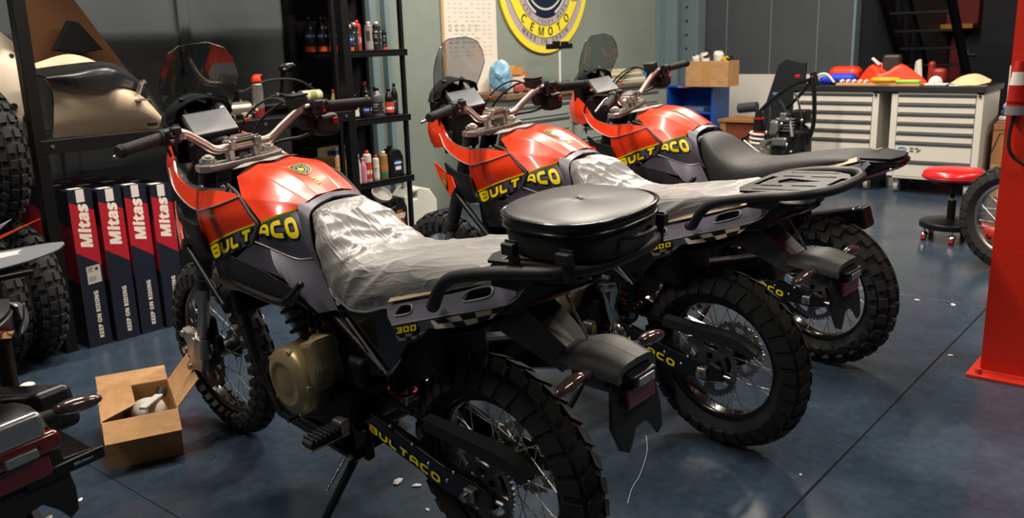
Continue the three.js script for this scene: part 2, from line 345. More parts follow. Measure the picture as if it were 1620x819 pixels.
function knobTyre(R, w, rim, n = 30, h = .014) {
  const g = [tyreShell(R - h, w, rim)], p = 2 * Math.PI / n, a = p * .58;
  for (let k = 0; k < n; k++) { const f = k * p, q = f + p * .5;
    for (const s of [-1, 1]) {
      g.push(treadBlock(R - h, w, [[f, .06 * s], [f + a, .06 * s], [f + a, .36 * s], [f, .36 * s]], h));
      g.push(treadBlock(R - h, w, [[q, .44 * s], [q + a, .44 * s], [q + a, .72 * s], [q, .72 * s]], h));
      g.push(treadBlock(R - h, w, [[f, .78 * s], [f + a, .78 * s], [f + a, 1.02 * s], [f, 1.02 * s]], h * .8));
    } }
  return g;
}
const rimGeo = (r, w) => [latheZ([[r - .028, -w * .18], [r - .026, -w * .34], [r - .006, -w * .36], [r + .008, -w * .40], [r + .010, -w * .36], [r - .004, -w * .28], [r - .010, 0], [r - .004, w * .28], [r + .010, w * .36], [r + .008, w * .40], [r - .006, w * .36], [r - .026, w * .34], [r - .028, w * .18], [r - .028, -w * .18]], 64)];
const hubGeo = (r, hw) => [latheZ([[0, -hw - .012], [r * .55, -hw - .012], [r * .6, -hw], [r, -hw], [r, -hw + .012], [r * .6, -hw + .018], [r * .52, 0], [r * .6, hw - .018], [r, hw - .012], [r, hw], [r * .6, hw], [r * .55, hw + .012], [0, hw + .012]], 28)];
const spokeShapes = {};
function addSpokes(wheel, rim, hubR, hw, n = 36) {
  for (let k = 0; k < n; k++) {
    const s = k % 2 ? 1 : -1, d = (k % 4 < 2 ? 1 : -1), key = [rim, s, d].join();
    spokeShapes[key] ??= norm(rod([hubR * .94 * Math.cos(d * .75), hubR * .94 * Math.sin(d * .75), s * hw], [rim - .024, 0, s * .006], .0019, .0019, 5));
    const m = new THREE.Mesh(spokeShapes[key], M.spoke); m.name = 'spoke'; m.rotation.z = (k / n) * Math.PI * 2; m.castShadow = m.receiveShadow = true; wheel.add(m);
  }
}
function gearPts(r0, r1, n) { const P = []; for (let k = 0; k < n; k++) for (const [o, r] of [[0, r0], [.25, r0], [.45, r1], [.6, r1], [.8, r0]]) { const a = (k + o) / n * Math.PI * 2; P.push([r * Math.cos(a), r * Math.sin(a)]); } return P; }
const ringHole = (r0, r1, a0, a1, n = 6) => { const P = []; for (let i = 0; i <= n; i++) { const a = a0 + (a1 - a0) * i / n; P.push([r1 * Math.cos(a), r1 * Math.sin(a)]); } for (let i = n; i >= 0; i--) { const a = a0 + (a1 - a0) * i / n; P.push([r0 * Math.cos(a), r0 * Math.sin(a)]); } return P; };
const discHoles = (r0, r1, n, fill) => Array.from({ length: n }, (_, k) => ringHole(r0, r1, (k / n) * 2 * Math.PI, ((k + fill) / n) * 2 * Math.PI));

// ---------------------------------------------------------------- the motorcycle: x forward, y up, z to its right, origin under the rear axle
const RW = [0, .335, 0], FW = [1.49, .347, 0];
const mates = new WeakMap();
function makeBike() {
  const b = new THREE.Group();
  const P = (n, g, m, parent = b, l) => {
    if (!g.pair) return part(n, g, m, parent, l);
    const a = part(n, g[0], m, parent, l), c = part(n, g[1], m, mates.get(parent) || parent, l);
    mates.set(a, c); return a;
  };
  // rear wheel (the tyre is added for each motorcycle)
  const rw = sub('rear_wheel', b, RW);
  P('rim', rimGeo(.236, .085), M.gloss, rw); P('hub', hubGeo(.062, .052), M.satin, rw); addSpokes(rw, .236, .062, .05);
  P('sprocket', [prism(gearPts(.108, .116, 44), -.086, -.079, 0, discHoles(.066, .092, 5, .62).concat(discHoles(.024, .05, 5, .5)))], M.dullSteel, rw);
  P('brake_disc', [prism(gearPts(.105, .112, 24), .079, .083, 0, discHoles(.062, .088, 8, .55))], M.steel, rw);
  // front wheel
  const fw = sub('front_wheel', b, FW);
  P('tyre', knobTyre(.347, .092, .268, 34, .012), M.rubber, fw); P('rim', rimGeo(.270, .062), M.gloss, fw); P('hub', hubGeo(.055, .05), M.satin, fw); addSpokes(fw, .270, .055, .048);
  P('brake_disc', [prism(gearPts(.128, .136, 22), -.076, -.072, 0, discHoles(.075, .108, 8, .5))], M.satin, fw);
  // fork
  const fk = sub('fork', b);
  for (const s of [-1, 1]) {
    const z = s * .108;
    P('fork_tube', [rod([1.105, 1.115, z], [1.30, .70, z], .029, .029, 14), rod([1.30, .70, z], [1.318, .66, z], .033, .031, 14)], M.rubberGrey, fk);
    P('fork_leg', [rod([1.318, .66, z], [1.425, .405, z], .022, .022, 14), rod([1.405, .45, z], [1.44, .37, z], .03, .034, 14)], M.steel, fk);
    P('axle_lug', [prism([[1.39, .44], [1.44, .46], [1.5, .45], [1.535, .46], [1.55, .43], [1.52, .40], [1.555, .385], [1.55, .355], [1.52, .35], [1.55, .315], [1.53, .29], [1.50, .30], [1.45, .30], [1.42, .36]], z - .018, z + .018, .006),
      ...[[1.535, .44], [1.545, .37], [1.535, .305], [1.45, .43]].map(([x, y]) => rod([x, y, z - .024], [x, y, z + .024], .013, .013, 10))], M.alu, fk);
    P('fork_cap', [rod([1.106, 1.112, z], [1.102, 1.128, z], .024, .022, 6), rod([1.102, 1.128, z], [1.100, 1.134, z], .012, .012, 8)], M.alu, fk);
  }
  P('brake_caliper', [box(.06, .10, .05, 1.40, .47, -.085, .012), box(.04, .06, .03, 1.37, .42, -.075, .008)], M.engine, fk);
  P('lower_yoke', [beam([1.235, .86, -.14], [1.235, .86, .14], .07, .035, [.45, .9, 0], .008)], M.frame, fk);
  P('top_yoke', [prism([[1.05, -.05], [1.06, -.13], [1.09, -.15], [1.13, -.145], [1.145, -.10], [1.11, -.05], [1.11, .05], [1.145, .10], [1.13, .145], [1.09, .15], [1.06, .13], [1.05, .05]], -.012, .012, .004).rotateX(Math.PI / 2).translate(0, 0, 0).applyMatrix4(new THREE.Matrix4().makeTranslation(0, 1.098, 0))], M.alu, fk);
  P('stem_nut', [rod([1.075, 1.105, 0], [1.071, 1.122, 0], .017, .015, 8)], M.steel, fk);
  // handlebar
  const hb = sub('handlebar', b);
  const HB = [[.965, 1.218, -.43], [1.0, 1.230, -.29], [1.03, 1.230, -.215], [1.052, 1.19, -.15], [1.066, 1.155, -.10], [1.07, 1.152, -.05], [1.07, 1.152, .05], [1.066, 1.155, .10], [1.052, 1.19, .15], [1.03, 1.230, .215], [1.0, 1.230, .29], [.96, 1.222, .43]];
  P('bar', tube(HB.slice(1, 11), .0138, 60, 12), M.aluPinkReflect, hb);
  for (const s of [-1, 1]) {
    P('grip', [rod([1.0, 1.230, s * .29], [.96, 1.222, s * .425], .0175, .0168, 14), rod([1.0, 1.230, s * .288], [1.0, 1.231, s * .296], .023, .023, 14), rod([.96, 1.222, s * .425], [.955, 1.221, s * .44], .02, .016, 14)], M.rubber, hb);
    P('bar_clamp', [box(.052, .03, .026, 1.07, 1.158, s * .045, .006), box(.03, .05, .024, 1.078, 1.128, s * .045, .006), rod([1.09, 1.17, s * .045], [1.09, 1.179, s * .045], .006, .006, 6), rod([1.05, 1.17, s * .045], [1.05, 1.179, s * .045], .006, .006, 6)], M.alu, hb);
    P('lever', [tube([[1.03, 1.222, s * .235], [1.055, 1.215, s * .27], [1.045, 1.205, s * .34], [1.02, 1.20, s * .425]], .0065, 14, 6), box(.04, .03, .05, 1.025, 1.225, s * .235, .008)], s < 0 ? M.alu : M.satin, hb);
    P('switch_block', [box(.045, .05, .055, 1.008, 1.228, s * .262, .012), box(.03, .025, .03, .985, 1.245, s * .25, .008), rod([1.0, 1.25, s * .24], [1.0, 1.26, s * .24], .012, .01, 8)], M.plastic, hb);
    P('switch', [box(.012, .012, .014, .985, 1.235, s * .262, .003), box(.012, .010, .014, .985, 1.218, s * .268, .003)], s > 0 ? M.red : M.steel, hb);
  }
  P('clamp_bridge', [box(.05, .012, .07, 1.07, 1.174, 0, .003)].concat([box(.006, .006, .05, 1.05, 1.181, 0), box(.006, .006, .05, 1.09, 1.181, 0)]), M.alu, hb);
  P('throttle_housing', [box(.07, .075, .085, 1.045, 1.165, .305, .02), box(.05, .06, .07, 1.06, 1.185, .25, .02), tube([[1.05, 1.15, .28], [1.10, 1.13, .24], [1.16, 1.12, .18], [1.22, 1.08, .12]], .006, 20, 6)], M.plastic, hb);
  P('stop_button', [box(.014, .022, .018, 1.012, 1.175, .325, .004)], M.red, hb);
  P('brake_reservoir', [box(.055, .035, .06, 1.055, 1.255, .215, .008), box(.058, .008, .063, 1.055, 1.276, .215, .003)], M.plastic, hb);
  P('cables', [tube([[1.04, 1.22, .22], [1.16, 1.25, .24], [1.26, 1.18, .18], [1.3, 1.05, .12]], .005, 20, 6), tube([[1.04, 1.22, -.22], [1.15, 1.22, -.22], [1.25, 1.14, -.16], [1.3, 1.0, -.1]], .005, 20, 6), tube([[1.05, 1.235, .2], [1.13, 1.27, .17], [1.22, 1.22, .12], [1.28, 1.1, .08]], .004, 20, 6)], M.rubber, hb);
  // cockpit: black inner tray, dash, hood, screen
  P('cockpit_tray', pair(panel([[[1.30, 1.10, -.05], [1.26, 1.095, -.10], [1.215, 1.11, -.165]], [[1.20, 1.055, -.15], [1.17, 1.06, -.165], [1.15, 1.075, -.195]], [[1.05, 1.035, -.15], [1.04, 1.045, -.17], [1.04, 1.045, -.20]], [[.95, 1.045, -.12], [.93, 1.05, -.15], [.90, 1.045, -.18]]], 6, 12, .006)), M.plastic);
  for (const p of [[1.17, 1.075, -.178], [1.05, 1.052, -.175], [.95, 1.057, -.155]]) P('tray_bolt', pair(rod(p, [p[0], p[1] + .006, p[2] - .002], .008, .006, 6)), M.steel);
  P('front_fairing', [...both(panel([[[1.385, 1.30, 0], [1.36, 1.25, -.085], [1.315, 1.19, -.118]], [[1.43, 1.15, 0], [1.40, 1.13, -.06], [1.34, 1.12, -.10]], [[1.44, 1.02, 0], [1.41, 1.01, -.05], [1.36, 1.02, -.08]]], 10, 10, .006)), bx(1.27, 1.36, 1.0, 1.16, -.075, .075, .02)], M.plastic);
  P('headlamp', [box(.03, .11, .13, 1.428, 1.06, 0, .012)], M.lens);
  const dash = P('dash', [box(.028, .105, .17, 0, 0, 0, .012)], M.plastic); dash.rotation.z = -44 * D2R; dash.position.set(1.262, 1.208, 0);
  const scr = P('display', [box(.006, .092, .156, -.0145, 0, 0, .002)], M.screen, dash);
  P('dash_hood', panel([[[1.29, 1.235, -.108], [1.285, 1.275, -.088], [1.285, 1.297, 0], [1.285, 1.275, .088], [1.29, 1.235, .108]], [[1.35, 1.22, -.13], [1.35, 1.27, -.10], [1.36, 1.31, 0], [1.35, 1.27, .10], [1.35, 1.22, .13]]], 20, 4, .005, { flip: true }), M.plastic);
  // windscreen: bent smoked sheet with clipped corners
  const wOut = [[.05, 1.47], [.10, 1.447], [.128, 1.405], [.142, 1.352], [.132, 1.30], [.118, 1.25], [.112, 1.16]];   // half outline [z, y]
  const wx = (y, z) => 1.272 + (1.47 - y) * .32 - z * z * 2.0;
  const halfAt = (y) => { for (let i = 0; i < 6; i++) if (y <= wOut[i][1] + 1e-9 && y >= wOut[i + 1][1]) { const t = (wOut[i][1] - y) / (wOut[i][1] - wOut[i + 1][1]); return wOut[i][0] + (wOut[i + 1][0] - wOut[i][0]) * t; } return .05; };
  const wys = []; for (let i = 0; i < 6; i++) for (let q = 0; q < 3; q++) wys.push(wOut[i][1] + (wOut[i + 1][1] - wOut[i][1]) * q / 3); wys.push(1.16);
  const rows = wys.map((y) => Array.from({ length: 13 }, (_, i) => { const z = halfAt(y) * (i / 6 - 1); return [wx(y, z), y, z]; }));
  P('windscreen', panel(rows, 12, wys.length - 1, .003, { flip: true, linU: 1, linV: 1 }), M.smoke);
  P('screen_edge', [tube([...rows.map((r) => r[0]).reverse(), ...rows[0].slice(1, -1), ...rows.map((r) => r[12])], .0016, 110, 5, false, .1)], M.gloss);
  P('screen_bracket', pair([rod([1.30, 1.20, -.05], [1.335, 1.27, -.05], .012, .012, 8), rod([1.335, 1.27, -.05], [1.32, 1.30, -.05], .010, .010, 8), box(.05, .10, .02, 1.33, 1.17, -.11, .006)]), M.satin);
  P('warning_lamp', pair([box(.014, .012, .016, 1.225, 1.205, -.118, .004)]), M.amber);
  // tank: orange upper shell, yellow line, grey flank with lettering
  const T = [[[1.0, 1.085, 0], [.90, 1.105, 0], [.80, 1.103, 0], [.71, 1.075, 0], [.63, 1.037, 0]],
    [[.985, 1.090, -.052], [.895, 1.112, -.055], [.795, 1.110, -.052], [.705, 1.081, -.046], [.625, 1.040, -.04]],
    [[.93, 1.082, -.115], [.87, 1.095, -.115], [.78, 1.09, -.105], [.70, 1.062, -.09], [.622, 1.03, -.075]],
    [[.83, 1.042, -.165], [.80, 1.04, -.158], [.75, 1.037, -.145], [.69, 1.033, -.118], [.63, 1.02, -.092]],
    [[.726, .98, -.175], [.71, .987, -.165], [.685, .997, -.148], [.66, 1.004, -.125], [.64, 1.01, -.104]]];
  const tk = P('tank', both(panel(T, 24, 28, .004, { linV: 1 })), M.orange);
  const L4 = T[4], below = L4.map(([x, y, z]) => [x + .001, y - .0055, z - .001]);
  P('pinstripe', pair(panel([L4.map(([x, y, z]) => [x, y + .001, z - .0008]), below.map(([x, y, z]) => [x, y, z - .0008])], 12, 1, .003)), M.yellow, tk);
  const flankTop = below, flankMid = [[.735, .95, -.186], [.70, .945, -.178], [.66, .945, -.16], [.625, .945, -.14], [.59, .95, -.122]], flankLow = [[.744, .924, -.19], [.70, .908, -.178], [.655, .892, -.160], [.603, .879, -.143], [.55, .885, -.125]];
  const fl = P('tank_flank', pair(panel([flankTop, flankMid, flankLow], 16, 10, .004)), M.grey);
  P('tank_base', [bx(.56, .98, .80, 1.0, -.10, .10, .03), bx(.72, .99, .97, 1.05, -.09, .09, .02)], M.plastic);
  // lettering patch ACO on the flank
  const FS = sampleGrid([flankTop, flankMid, flankLow], 32, 40);
  P('lettering', [gridGeo(lift(FS.slice(1, 27).map((r) => r.slice(1, 31)), .002))], decal(texAco), fl);
  // emblem and plastic film on top of the tank
  const onTop = (x, z, w, h, mat_, name, up = .0015) => { const S = []; for (let j = 0; j <= 6; j++) { const row = []; for (let i = 0; i <= 6; i++) { const zz = z + (i / 6 - .5) * w, xx = x + (.5 - j / 6) * h; row.push([xx, topY_(xx, Math.abs(zz)) + up, zz]); } S.push(row); } return P(name, [gridGeo(S)], mat_, tk); };
  function topY_(x, z) { let best = 1.1, bd = 9; for (const r of TS) for (const p of r) { const d = (p[0] - x) ** 2 + (p[2] + z) ** 2; if (d < bd) { bd = d; best = p; } } let sw = 0, sy = 0; for (const r of TS) for (const p of r) { const d = (p[0] - x) ** 2 + (p[2] + z) ** 2; if (d < bd + .0006) { const w = 1 / (d + 1e-6); sw += w; sy += w * p[1]; } } return sy / sw; }
  const TS = sampleGrid(T, 40, 40, 0, 1);
  b.userData.onTop = onTop;
  onTop(.757, 0, .062, .072, decal(texEmblem, .3), 'emblem');
  P('filler_film', panel([[[1.002, 1.093, -.085], [1.008, 1.098, 0], [1.002, 1.093, .085]], [[.955, 1.103, -.105], [.96, 1.108, -.0], [.955, 1.103, .105]], [[.905, 1.112, -.09], [.895, 1.115, 0], [.905, 1.112, .09]]].map((r) => [r[0], [(r[0][0] + r[1][0]) / 2, r[1][1] + .004, r[0][2] * .55], r[1], [(r[2][0] + r[1][0]) / 2, r[1][1] + .004, r[2][2] * .55], r[2]]), 16, 10, .002, { flip: false }), phys(0xbfc0c2, .3, { transmission: .35, thickness: 0 }), tk, 'crumpled clear film over the filler');
  // shroud
  const sh = P('shroud', pair([...panel([[[1.02, .995, -.222], [.92, 1.012, -.212], [.82, 1.045, -.178]], [[1.01, .94, -.222], [.89, .975, -.213], [.775, 1.01, -.186]], [[.995, .885, -.218], [.87, .935, -.205], [.738, .978, -.186]]], 12, 8, .005),
    ...panel([[[1.215, 1.125, -.170], [1.15, 1.082, -.197], [1.04, 1.052, -.202], [.93, 1.056, -.185], [.825, 1.052, -.175]], [[1.225, 1.10, -.182], [1.15, 1.04, -.212], [1.02, .998, -.223], [.92, 1.015, -.213], [.82, 1.046, -.179]]], 20, 4, .006),
    ...panel([[[1.41, 1.185, -.07], [1.32, 1.165, -.125], [1.215, 1.13, -.170]], [[1.425, 1.10, -.09], [1.33, 1.095, -.145], [1.225, 1.095, -.183]], [[1.38, 1.04, -.115], [1.29, 1.035, -.16], [1.2, 1.05, -.195]]], 8, 6, .006)]), M.orange);
  P('shroud_edge', pair(tube([[1.23, 1.10, -.183], [1.15, 1.04, -.2135], [1.02, .997, -.2245], [.92, 1.014, -.2145], [.82, 1.046, -.180]], .0025, 30, 5)), M.silverEdge, sh);
  P('pinstripe', pair(panel([[[.995, .886, -.2195], [.87, .936, -.2065], [.738, .979, -.1875]], [[.993, .881, -.2195], [.868, .931, -.2065], [.738, .973, -.1875]]], 10, 1, .003)), M.yellow, sh);
  const ls = P('shroud_flank', pair(panel([[[.993, .881, -.218], [.868, .931, -.205], [.738, .973, -.186]], [[.958, .838, -.224], [.86, .878, -.214], [.75, .922, -.194]]], 12, 4, .004)), M.grey);
  P('lettering', [gridGeo(lift(sampleGrid([[[.985, .886, -.2195], [.868, .932, -.2055], [.752, .9695, -.1875]], [[.956, .840, -.2245], [.86, .880, -.2145], [.756, .921, -.1955]]], 14, 4), .002))], decal(texBult), ls);
  P('shroud_gap', pair([tube([[.93, 1.064, -.148], [.86, 1.056, -.166], [.82, 1.042, -.176], [.77, 1.005, -.183], [.733, .975, -.184], [.738, .948, -.190], [.752, .925, -.194]], .0055, 40, 6)]), M.rubberGrey);
  P('side_panel', pair([...panel([[[.752, .925, -.192], [.70, .908, -.178]], [[.85, .862, -.208], [.62, .832, -.196]]], 6, 6, .005, { linU: 1, linV: 1 })]), M.grey);
  P('side_panel_rear', pair([...panel([[[.70, .908, -.178], [.62, .88, -.152], [.55, .885, -.127]], [[.64, .845, -.196], [.58, .81, -.175], [.51, .815, -.13]], [[.52, .736, -.165], [.50, .74, -.15], [.471, .746, -.132]]], 10, 10, .005, { linU: 1 })]), M.greyLight);
  P('panel_seam', pair(tube([[.745, .923, -.194], [.70, .909, -.181], [.61, .879, -.150], [.55, .884, -.129]], .0025, 24, 5)), M.silverEdge);
  P('lower_cowl', pair(panel([[[1.0, .885, -.21], [.86, .865, -.214], [.74, .85, -.21], [.56, .80, -.19]], [[.95, .80, -.225], [.85, .80, -.228], [.74, .79, -.222], [.58, .765, -.20]], [[.96, .74, -.20], [.86, .755, -.21], [.72, .765, -.21], [.60, .75, -.19]]], 14, 8, .006)), M.plastic);
  P('radiator_guard', pair([...panel([[[1.20, .985, -.20], [1.10, .965, -.235], [1.0, .955, -.245]], [[1.16, .93, -.22], [1.06, .90, -.25], [.97, .875, -.25]], [[1.09, .86, -.22], [1.02, .84, -.24], [.96, .85, -.235]]], 8, 8, .01, { linU: 1, linV: 1 })]), M.plastic);
  P('front_panel', pair([...panel([[[1.36, .965, -.13], [1.24, .952, -.185]], [[1.25, .905, -.19], [1.12, .94, -.235]], [[1.12, .862, -.25], [1.075, .905, -.258]]], 6, 8, .005, { linU: 1, linV: 1 })]), M.orange);
  P('front_emblem', [gridGeo(lift(sampleGrid([[[1.215, .945, -.20], [1.165, .942, -.222]], [[1.19, .885, -.222], [1.14, .885, -.245]]], 4, 4), .003))], decal(texEmblem, .3));
  P('guard_tube', pair([rod([1.10, .87, -.235], [.90, .715, -.25], .013, .011, 10), tube([[.88, .79, -.218], [.80, .782, -.228], [.62, .772, -.228], [.565, .79, -.224], [.53, .83, -.20]], .011, 30, 8)]), M.satin);
  P('radiator', [bx(1.02, 1.06, .62, .92, -.15, .15, .01)], M.engine);
  // frame
  P('frame', [...both([tube([[1.16, 1.0, -.02], [1.05, .90, -.08], [.80, .78, -.12], [.56, .70, -.12], [.50, .56, -.11], [.54, .36, -.10]], .018, 40, 8), tube([[1.20, .92, -.02], [1.10, .70, -.09], [1.02, .45, -.11], [.90, .30, -.10], [.60, .27, -.10]], .016, 40, 8),
    rod([.56, .72, -.11], [-.22, .87, -.10], .013, .012, 8), rod([.50, .55, -.11], [.12, .80, -.11], .012, .012, 8), rod([.52, .73, -.125], [.30, .60, -.13], .012, .012, 8)]), rod([1.23, .82, 0], [1.12, 1.08, 0], .034, .034, 14), bx(.47, .60, .36, .62, -.115, -.085, .01), bx(.47, .60, .36, .62, .085, .115, .01)], M.frame);
  P('side_cover', pair([prism([[.50, .74], [.20, .80], [.16, .73], [.30, .58], [.44, .55]], -.125, -.10, .006), beam([.46, .735, -.128], [.31, .59, -.130], .006, .018, [1, 1, 0])]), M.gloss);
  P('cover_strip', pair([beam([.435, .728, -.133], [.285, .598, -.134], .004, .006, [1, 1, 0])]), M.silverEdge);
  P('airbox', [bx(.10, .50, .60, .82, -.095, .095, .03)], M.engine);
  // engine
  const en = sub('engine', b);
  P('crankcase', [box(.34, .24, .25, .70, .42, 0, .05), box(.20, .14, .24, .55, .40, 0, .04), rod([.86, .42, -.10], [.86, .42, .10], .09, .09, 18)], M.engine, en);
  P('cylinder', [...Array.from({ length: 6 }, (_, k) => beam([.76 + k * .018, .545 + k * .03, -.075], [.76 + k * .018, .545 + k * .03, .075], .14, .012, [.5, .86, 0], .004)), box(.15, .10, .16, .87, .74, 0, .02), rod([.78, .53, 0], [.88, .72, 0], .06, .06, 14)], M.engine, en);
  P('generator_cover', [latheZ([[0, -.262], [.03, -.262], [.034, -.258], [.058, -.257], [.062, -.262], [.070, -.262], [.078, -.256], [.098, -.248], [.104, -.235], [.104, -.17], [0, -.17]], 40).translate(.605, .535, 0), prism([[.52, .60], [.545, .66], [.47, .685], [.455, .60], [.50, .52], [.58, .55]], -.235, -.16, .014), rod([.55, .64, -.17], [.48, .65, -.17], .03, .03, 12),
    ...[0, 1, 2, 3, 4].map((k) => rod([.605 + .098 * Math.cos(k * 1.25 + .6), .535 + .098 * Math.sin(k * 1.25 + .6), -.25], [.605 + .098 * Math.cos(k * 1.25 + .6), .535 + .098 * Math.sin(k * 1.25 + .6), -.235], .008, .008, 6))], M.bronze, en);
  P('sprocket_cover', [box(.12, .12, .06, .49, .46, -.14, .02), box(.09, .10, .05, .43, .56, -.12, .02)], M.engine, en);
  P('throttle_body', [rod([.60, .68, 0], [.50, .70, 0], .045, .045, 14), rod([.60, .69, -.11], [.55, .70, -.05], .018, .018, 8)], M.engine, en);
  for (const x of [.62, .58, .54]) P('hose', pair(tube([[x, .74, -.12], [x - .02, .70, -.15], [x - .01, .66, -.14]], .005, 10, 5)), M.rubber, en);
  for (const x of [.61, .57, .53]) P('hose_clip', rod([x, .655, -.143], [x, .668, -.143], .0075, .0075, 6), M.bronze, en);
  P('bash_plate', [prism([[1.0, .46], [1.03, .44], [.95, .27], [.55, .235], [.53, .25], [.92, .29]], -.12, .12, .004)], M.satin, en);
  P('exhaust_header', [tube([[.93, .72, .02], [1.06, .62, .04], [1.02, .44, .10], [.80, .36, .16], [.60, .42, .19], [.42, .495, .20]], .021, 44, 10)], M.steel);
  P('silencer', [beam([.40, .505, .205], [-.07, .628, .205], .085, .10, [0, 1, 0], .022), rod([.44, .495, .20], [.38, .51, .205], .024, .045, 14)], M.gloss);
  P('silencer_cap', [beam([-.06, .625, .205], [-.10, .636, .205], .09, .105, [0, 1, 0], .02)], M.satin);
  // swingarm, chain
  const sa = sub('swingarm', b);
  const armPts = [[.58, .455], [.50, .47], [.40, .44], [.10, .372], [-.02, .362], [-.07, .345], [-.075, .305], [-.02, .292], [.10, .298], [.28, .342], [.42, .375], [.55, .39]];
  P('arm', [...both([prism(armPts, -.128, -.098, .005)]), bx(.44, .56, .38, .46, -.11, .11, .02)], M.gloss, sa);
  const armText = [[[.410, .417, -.1292], [.107, .344, -.1292]], [[.417, .383, -.1292], [.114, .309, -.1292]]];
  P('lettering', [gridGeo(lift(sampleGrid(armText, 6, 1, 1, 1), .0012))], decal(texArm), sa);
  P('axle_block', pair([box(.035, .035, .012, .0, .327, -.134, .003), rod([.0, .327, -.139], [.0, .327, -.156], .013, .012, 6)]), M.alu, sa);
  P('adjuster_bolt', pair(rod([-.055, .325, -.112], [-.10, .322, -.112], .006, .006, 6)), M.alu, sa);
  P('chain_guard', [panel([[[.16, .492, -.128], [.0, .482, -.128], [-.13, .475, -.128], [-.205, .440, -.126]], [[.165, .495, -.098], [.0, .487, -.09], [-.13, .48, -.09], [-.21, .445, -.09]]], 16, 3, .004), panel([[[.16, .492, -.128], [.0, .482, -.128], [-.13, .475, -.128], [-.205, .440, -.126]], [[.165, .462, -.129], [.0, .452, -.129], [-.12, .442, -.129], [-.195, .425, -.127]]], 16, 3, .004)].flat(), M.plastic, sa);
  for (const p of [[.31, .428, -.128], [.22, .40, -.128], [.09, .335, -.128], [.16, .362, -.128], [.06, .37, -.128]]) P('arm_bolt', new THREE.SphereGeometry(.006, 8, 6).translate(...p), M.steel, sa);
  const chain = []; const run = (a, c, z) => { const n = Math.round(Math.hypot(c[0] - a[0], c[1] - a[1]) / .0127); for (let k = 0; k < n; k++) { const t = (k + .5) / n, x = a[0] + (c[0] - a[0]) * t, y = a[1] + (c[1] - a[1]) * t; const d = Math.atan2(c[1] - a[1], c[0] - a[0]); for (const e of [-1, 1]) chain.push(box(.0135, k % 2 ? .013 : .011, .0025, 0, 0, e * (k % 2 ? .006 : .0045)).rotateZ(d).translate(x, y, z)); chain.push(rod([x, y, z - .006], [x, y, z + .006], .0045, .0045, 6)); } };
  run([.535, .482], [.02, .449], -.0825); run([.535, .41], [.02, .222], -.0825);
  P('chain', chain, M.satin);
  P('shock', [rod([.42, .40, 0], [.33, .74, 0], .018, .018, 12)], M.steel);
  const spr = []; for (let k = 0; k <= 90; k++) { const t = k / 90, a = t * 7 * Math.PI * 2; spr.push([.415 - .07 * t + .042 * Math.cos(a), .44 + .22 * t, .042 * Math.sin(a)]); }
  P('shock_spring', tube(spr, .0075, 180, 6), M.redSpring);
  P('mud_flap', [prism([[.36, .50], [.33, .73], [.25, .76], [.24, .74], [.31, .70], [.33, .50]], -.08, .08, .004)], M.plastic);
  // foot rests, side stand
  for (const s of [-1, 1]) {
    const pg = sub('footpeg', b);
    P('bracket', [box(.045, .05, .03, .452, .415, s * .195, .006), rod([.46, .42, s * .12], [.455, .415, s * .19], .014, .014, 8)], M.alu, pg);
    P('tread', [box(.05, .022, .105, .452, .412, s * .262, .008), ...Array.from({ length: 7 }, (_, k) => box(.05, .012, .007, .452, .425, s * (.215 + k * .0145), .002))], M.rubber, pg);
    P('plate', [box(.052, .006, .108, .452, .398, s * .262, .002)], M.alu, pg);
  }
  const st = sub('side_stand', b);
  P('bracket', [box(.06, .10, .03, .44, .34, -.135, .01), rod([.435, .315, -.15], [.435, .315, -.185], .016, .016, 10)], M.satin, st);
  P('stand_leg', [rod([.435, .32, -.165], [.50, .06, -.34], .0135, .011, 10), rod([.50, .066, -.336], [.506, .045, -.348], .013, .013, 8), box(.06, .01, .05, .51, .04, -.352, .004)], M.satin, st);
  P('pivot_bolt', [rod([.437, .318, -.185], [.437, .318, -.192], .010, .010, 6)], M.alu, st);
  { const q = []; for (let k = 0; k <= 120; k++) { const t = k / 120, a = t * 16 * Math.PI * 2; q.push([.475 + .045 * t + .0055 * Math.cos(a), .305 - .10 * t, -.185 - .05 * t + .0055 * Math.sin(a)]); } P('spring', tube(q, .0018, 220, 5), M.steel, st); }
  P('gear_lever', [rod([.56, .40, -.15], [.72, .36, -.17], .007, .007, 8), rod([.72, .36, -.16], [.72, .36, -.21], .009, .009, 8)], M.satin);
  // seat
  const seatSt = [[.615, 1.0, .93, .07], [.57, 1.004, .87, .095], [.515, .985, .81, .122], [.44, .935, .775, .138], [.36, .905, .772, .145], [.26, .905, .795, .142], [.16, .925, .832, .136], [.05, .945, .875, .13], [-.06, .96, .915, .126], [-.15, .965, .935, .118], [-.215, .955, .938, .10], [-.235, .94, .93, .08]];
  b.userData.seatSections = (grow, x0) => seatSt.filter(([x]) => x >= x0).map(([x, yt, yb, w]) => { const W = w + grow, h = yt - yb + grow; return [[x, yb, -W * .94], [x, yb + h * .35, -W], [x, yb + h * .72, -W * .95], [x, yb + h * .93, -W * .78], [x, yb + h, -W * .4], [x, yb + h * 1.01, 0], [x, yb + h, W * .4], [x, yb + h * .93, W * .78], [x, yb + h * .72, W * .95], [x, yb + h * .35, W], [x, yb, W * .94]]; });
  const SS = b.userData.seatSections(0, -1);
  const capAt = (row) => { const c = row.reduce((a, p) => [a[0] + p[0] / row.length, a[1] + p[1] / row.length, a[2] + p[2] / row.length], [0, 0, 0]); return [row, row.map(() => c)]; };
  P('seat', [gridGeo(sampleGrid(SS, 30, 60)), gridGeo(capAt(sampleGrid(SS, 30, 60)[0]), true), gridGeo(capAt(sampleGrid(SS, 30, 60)[60])), gridGeo(sampleGrid([SS.map((r) => r[10]), SS.map((r) => r[0])], 30, 1))], M.seat);
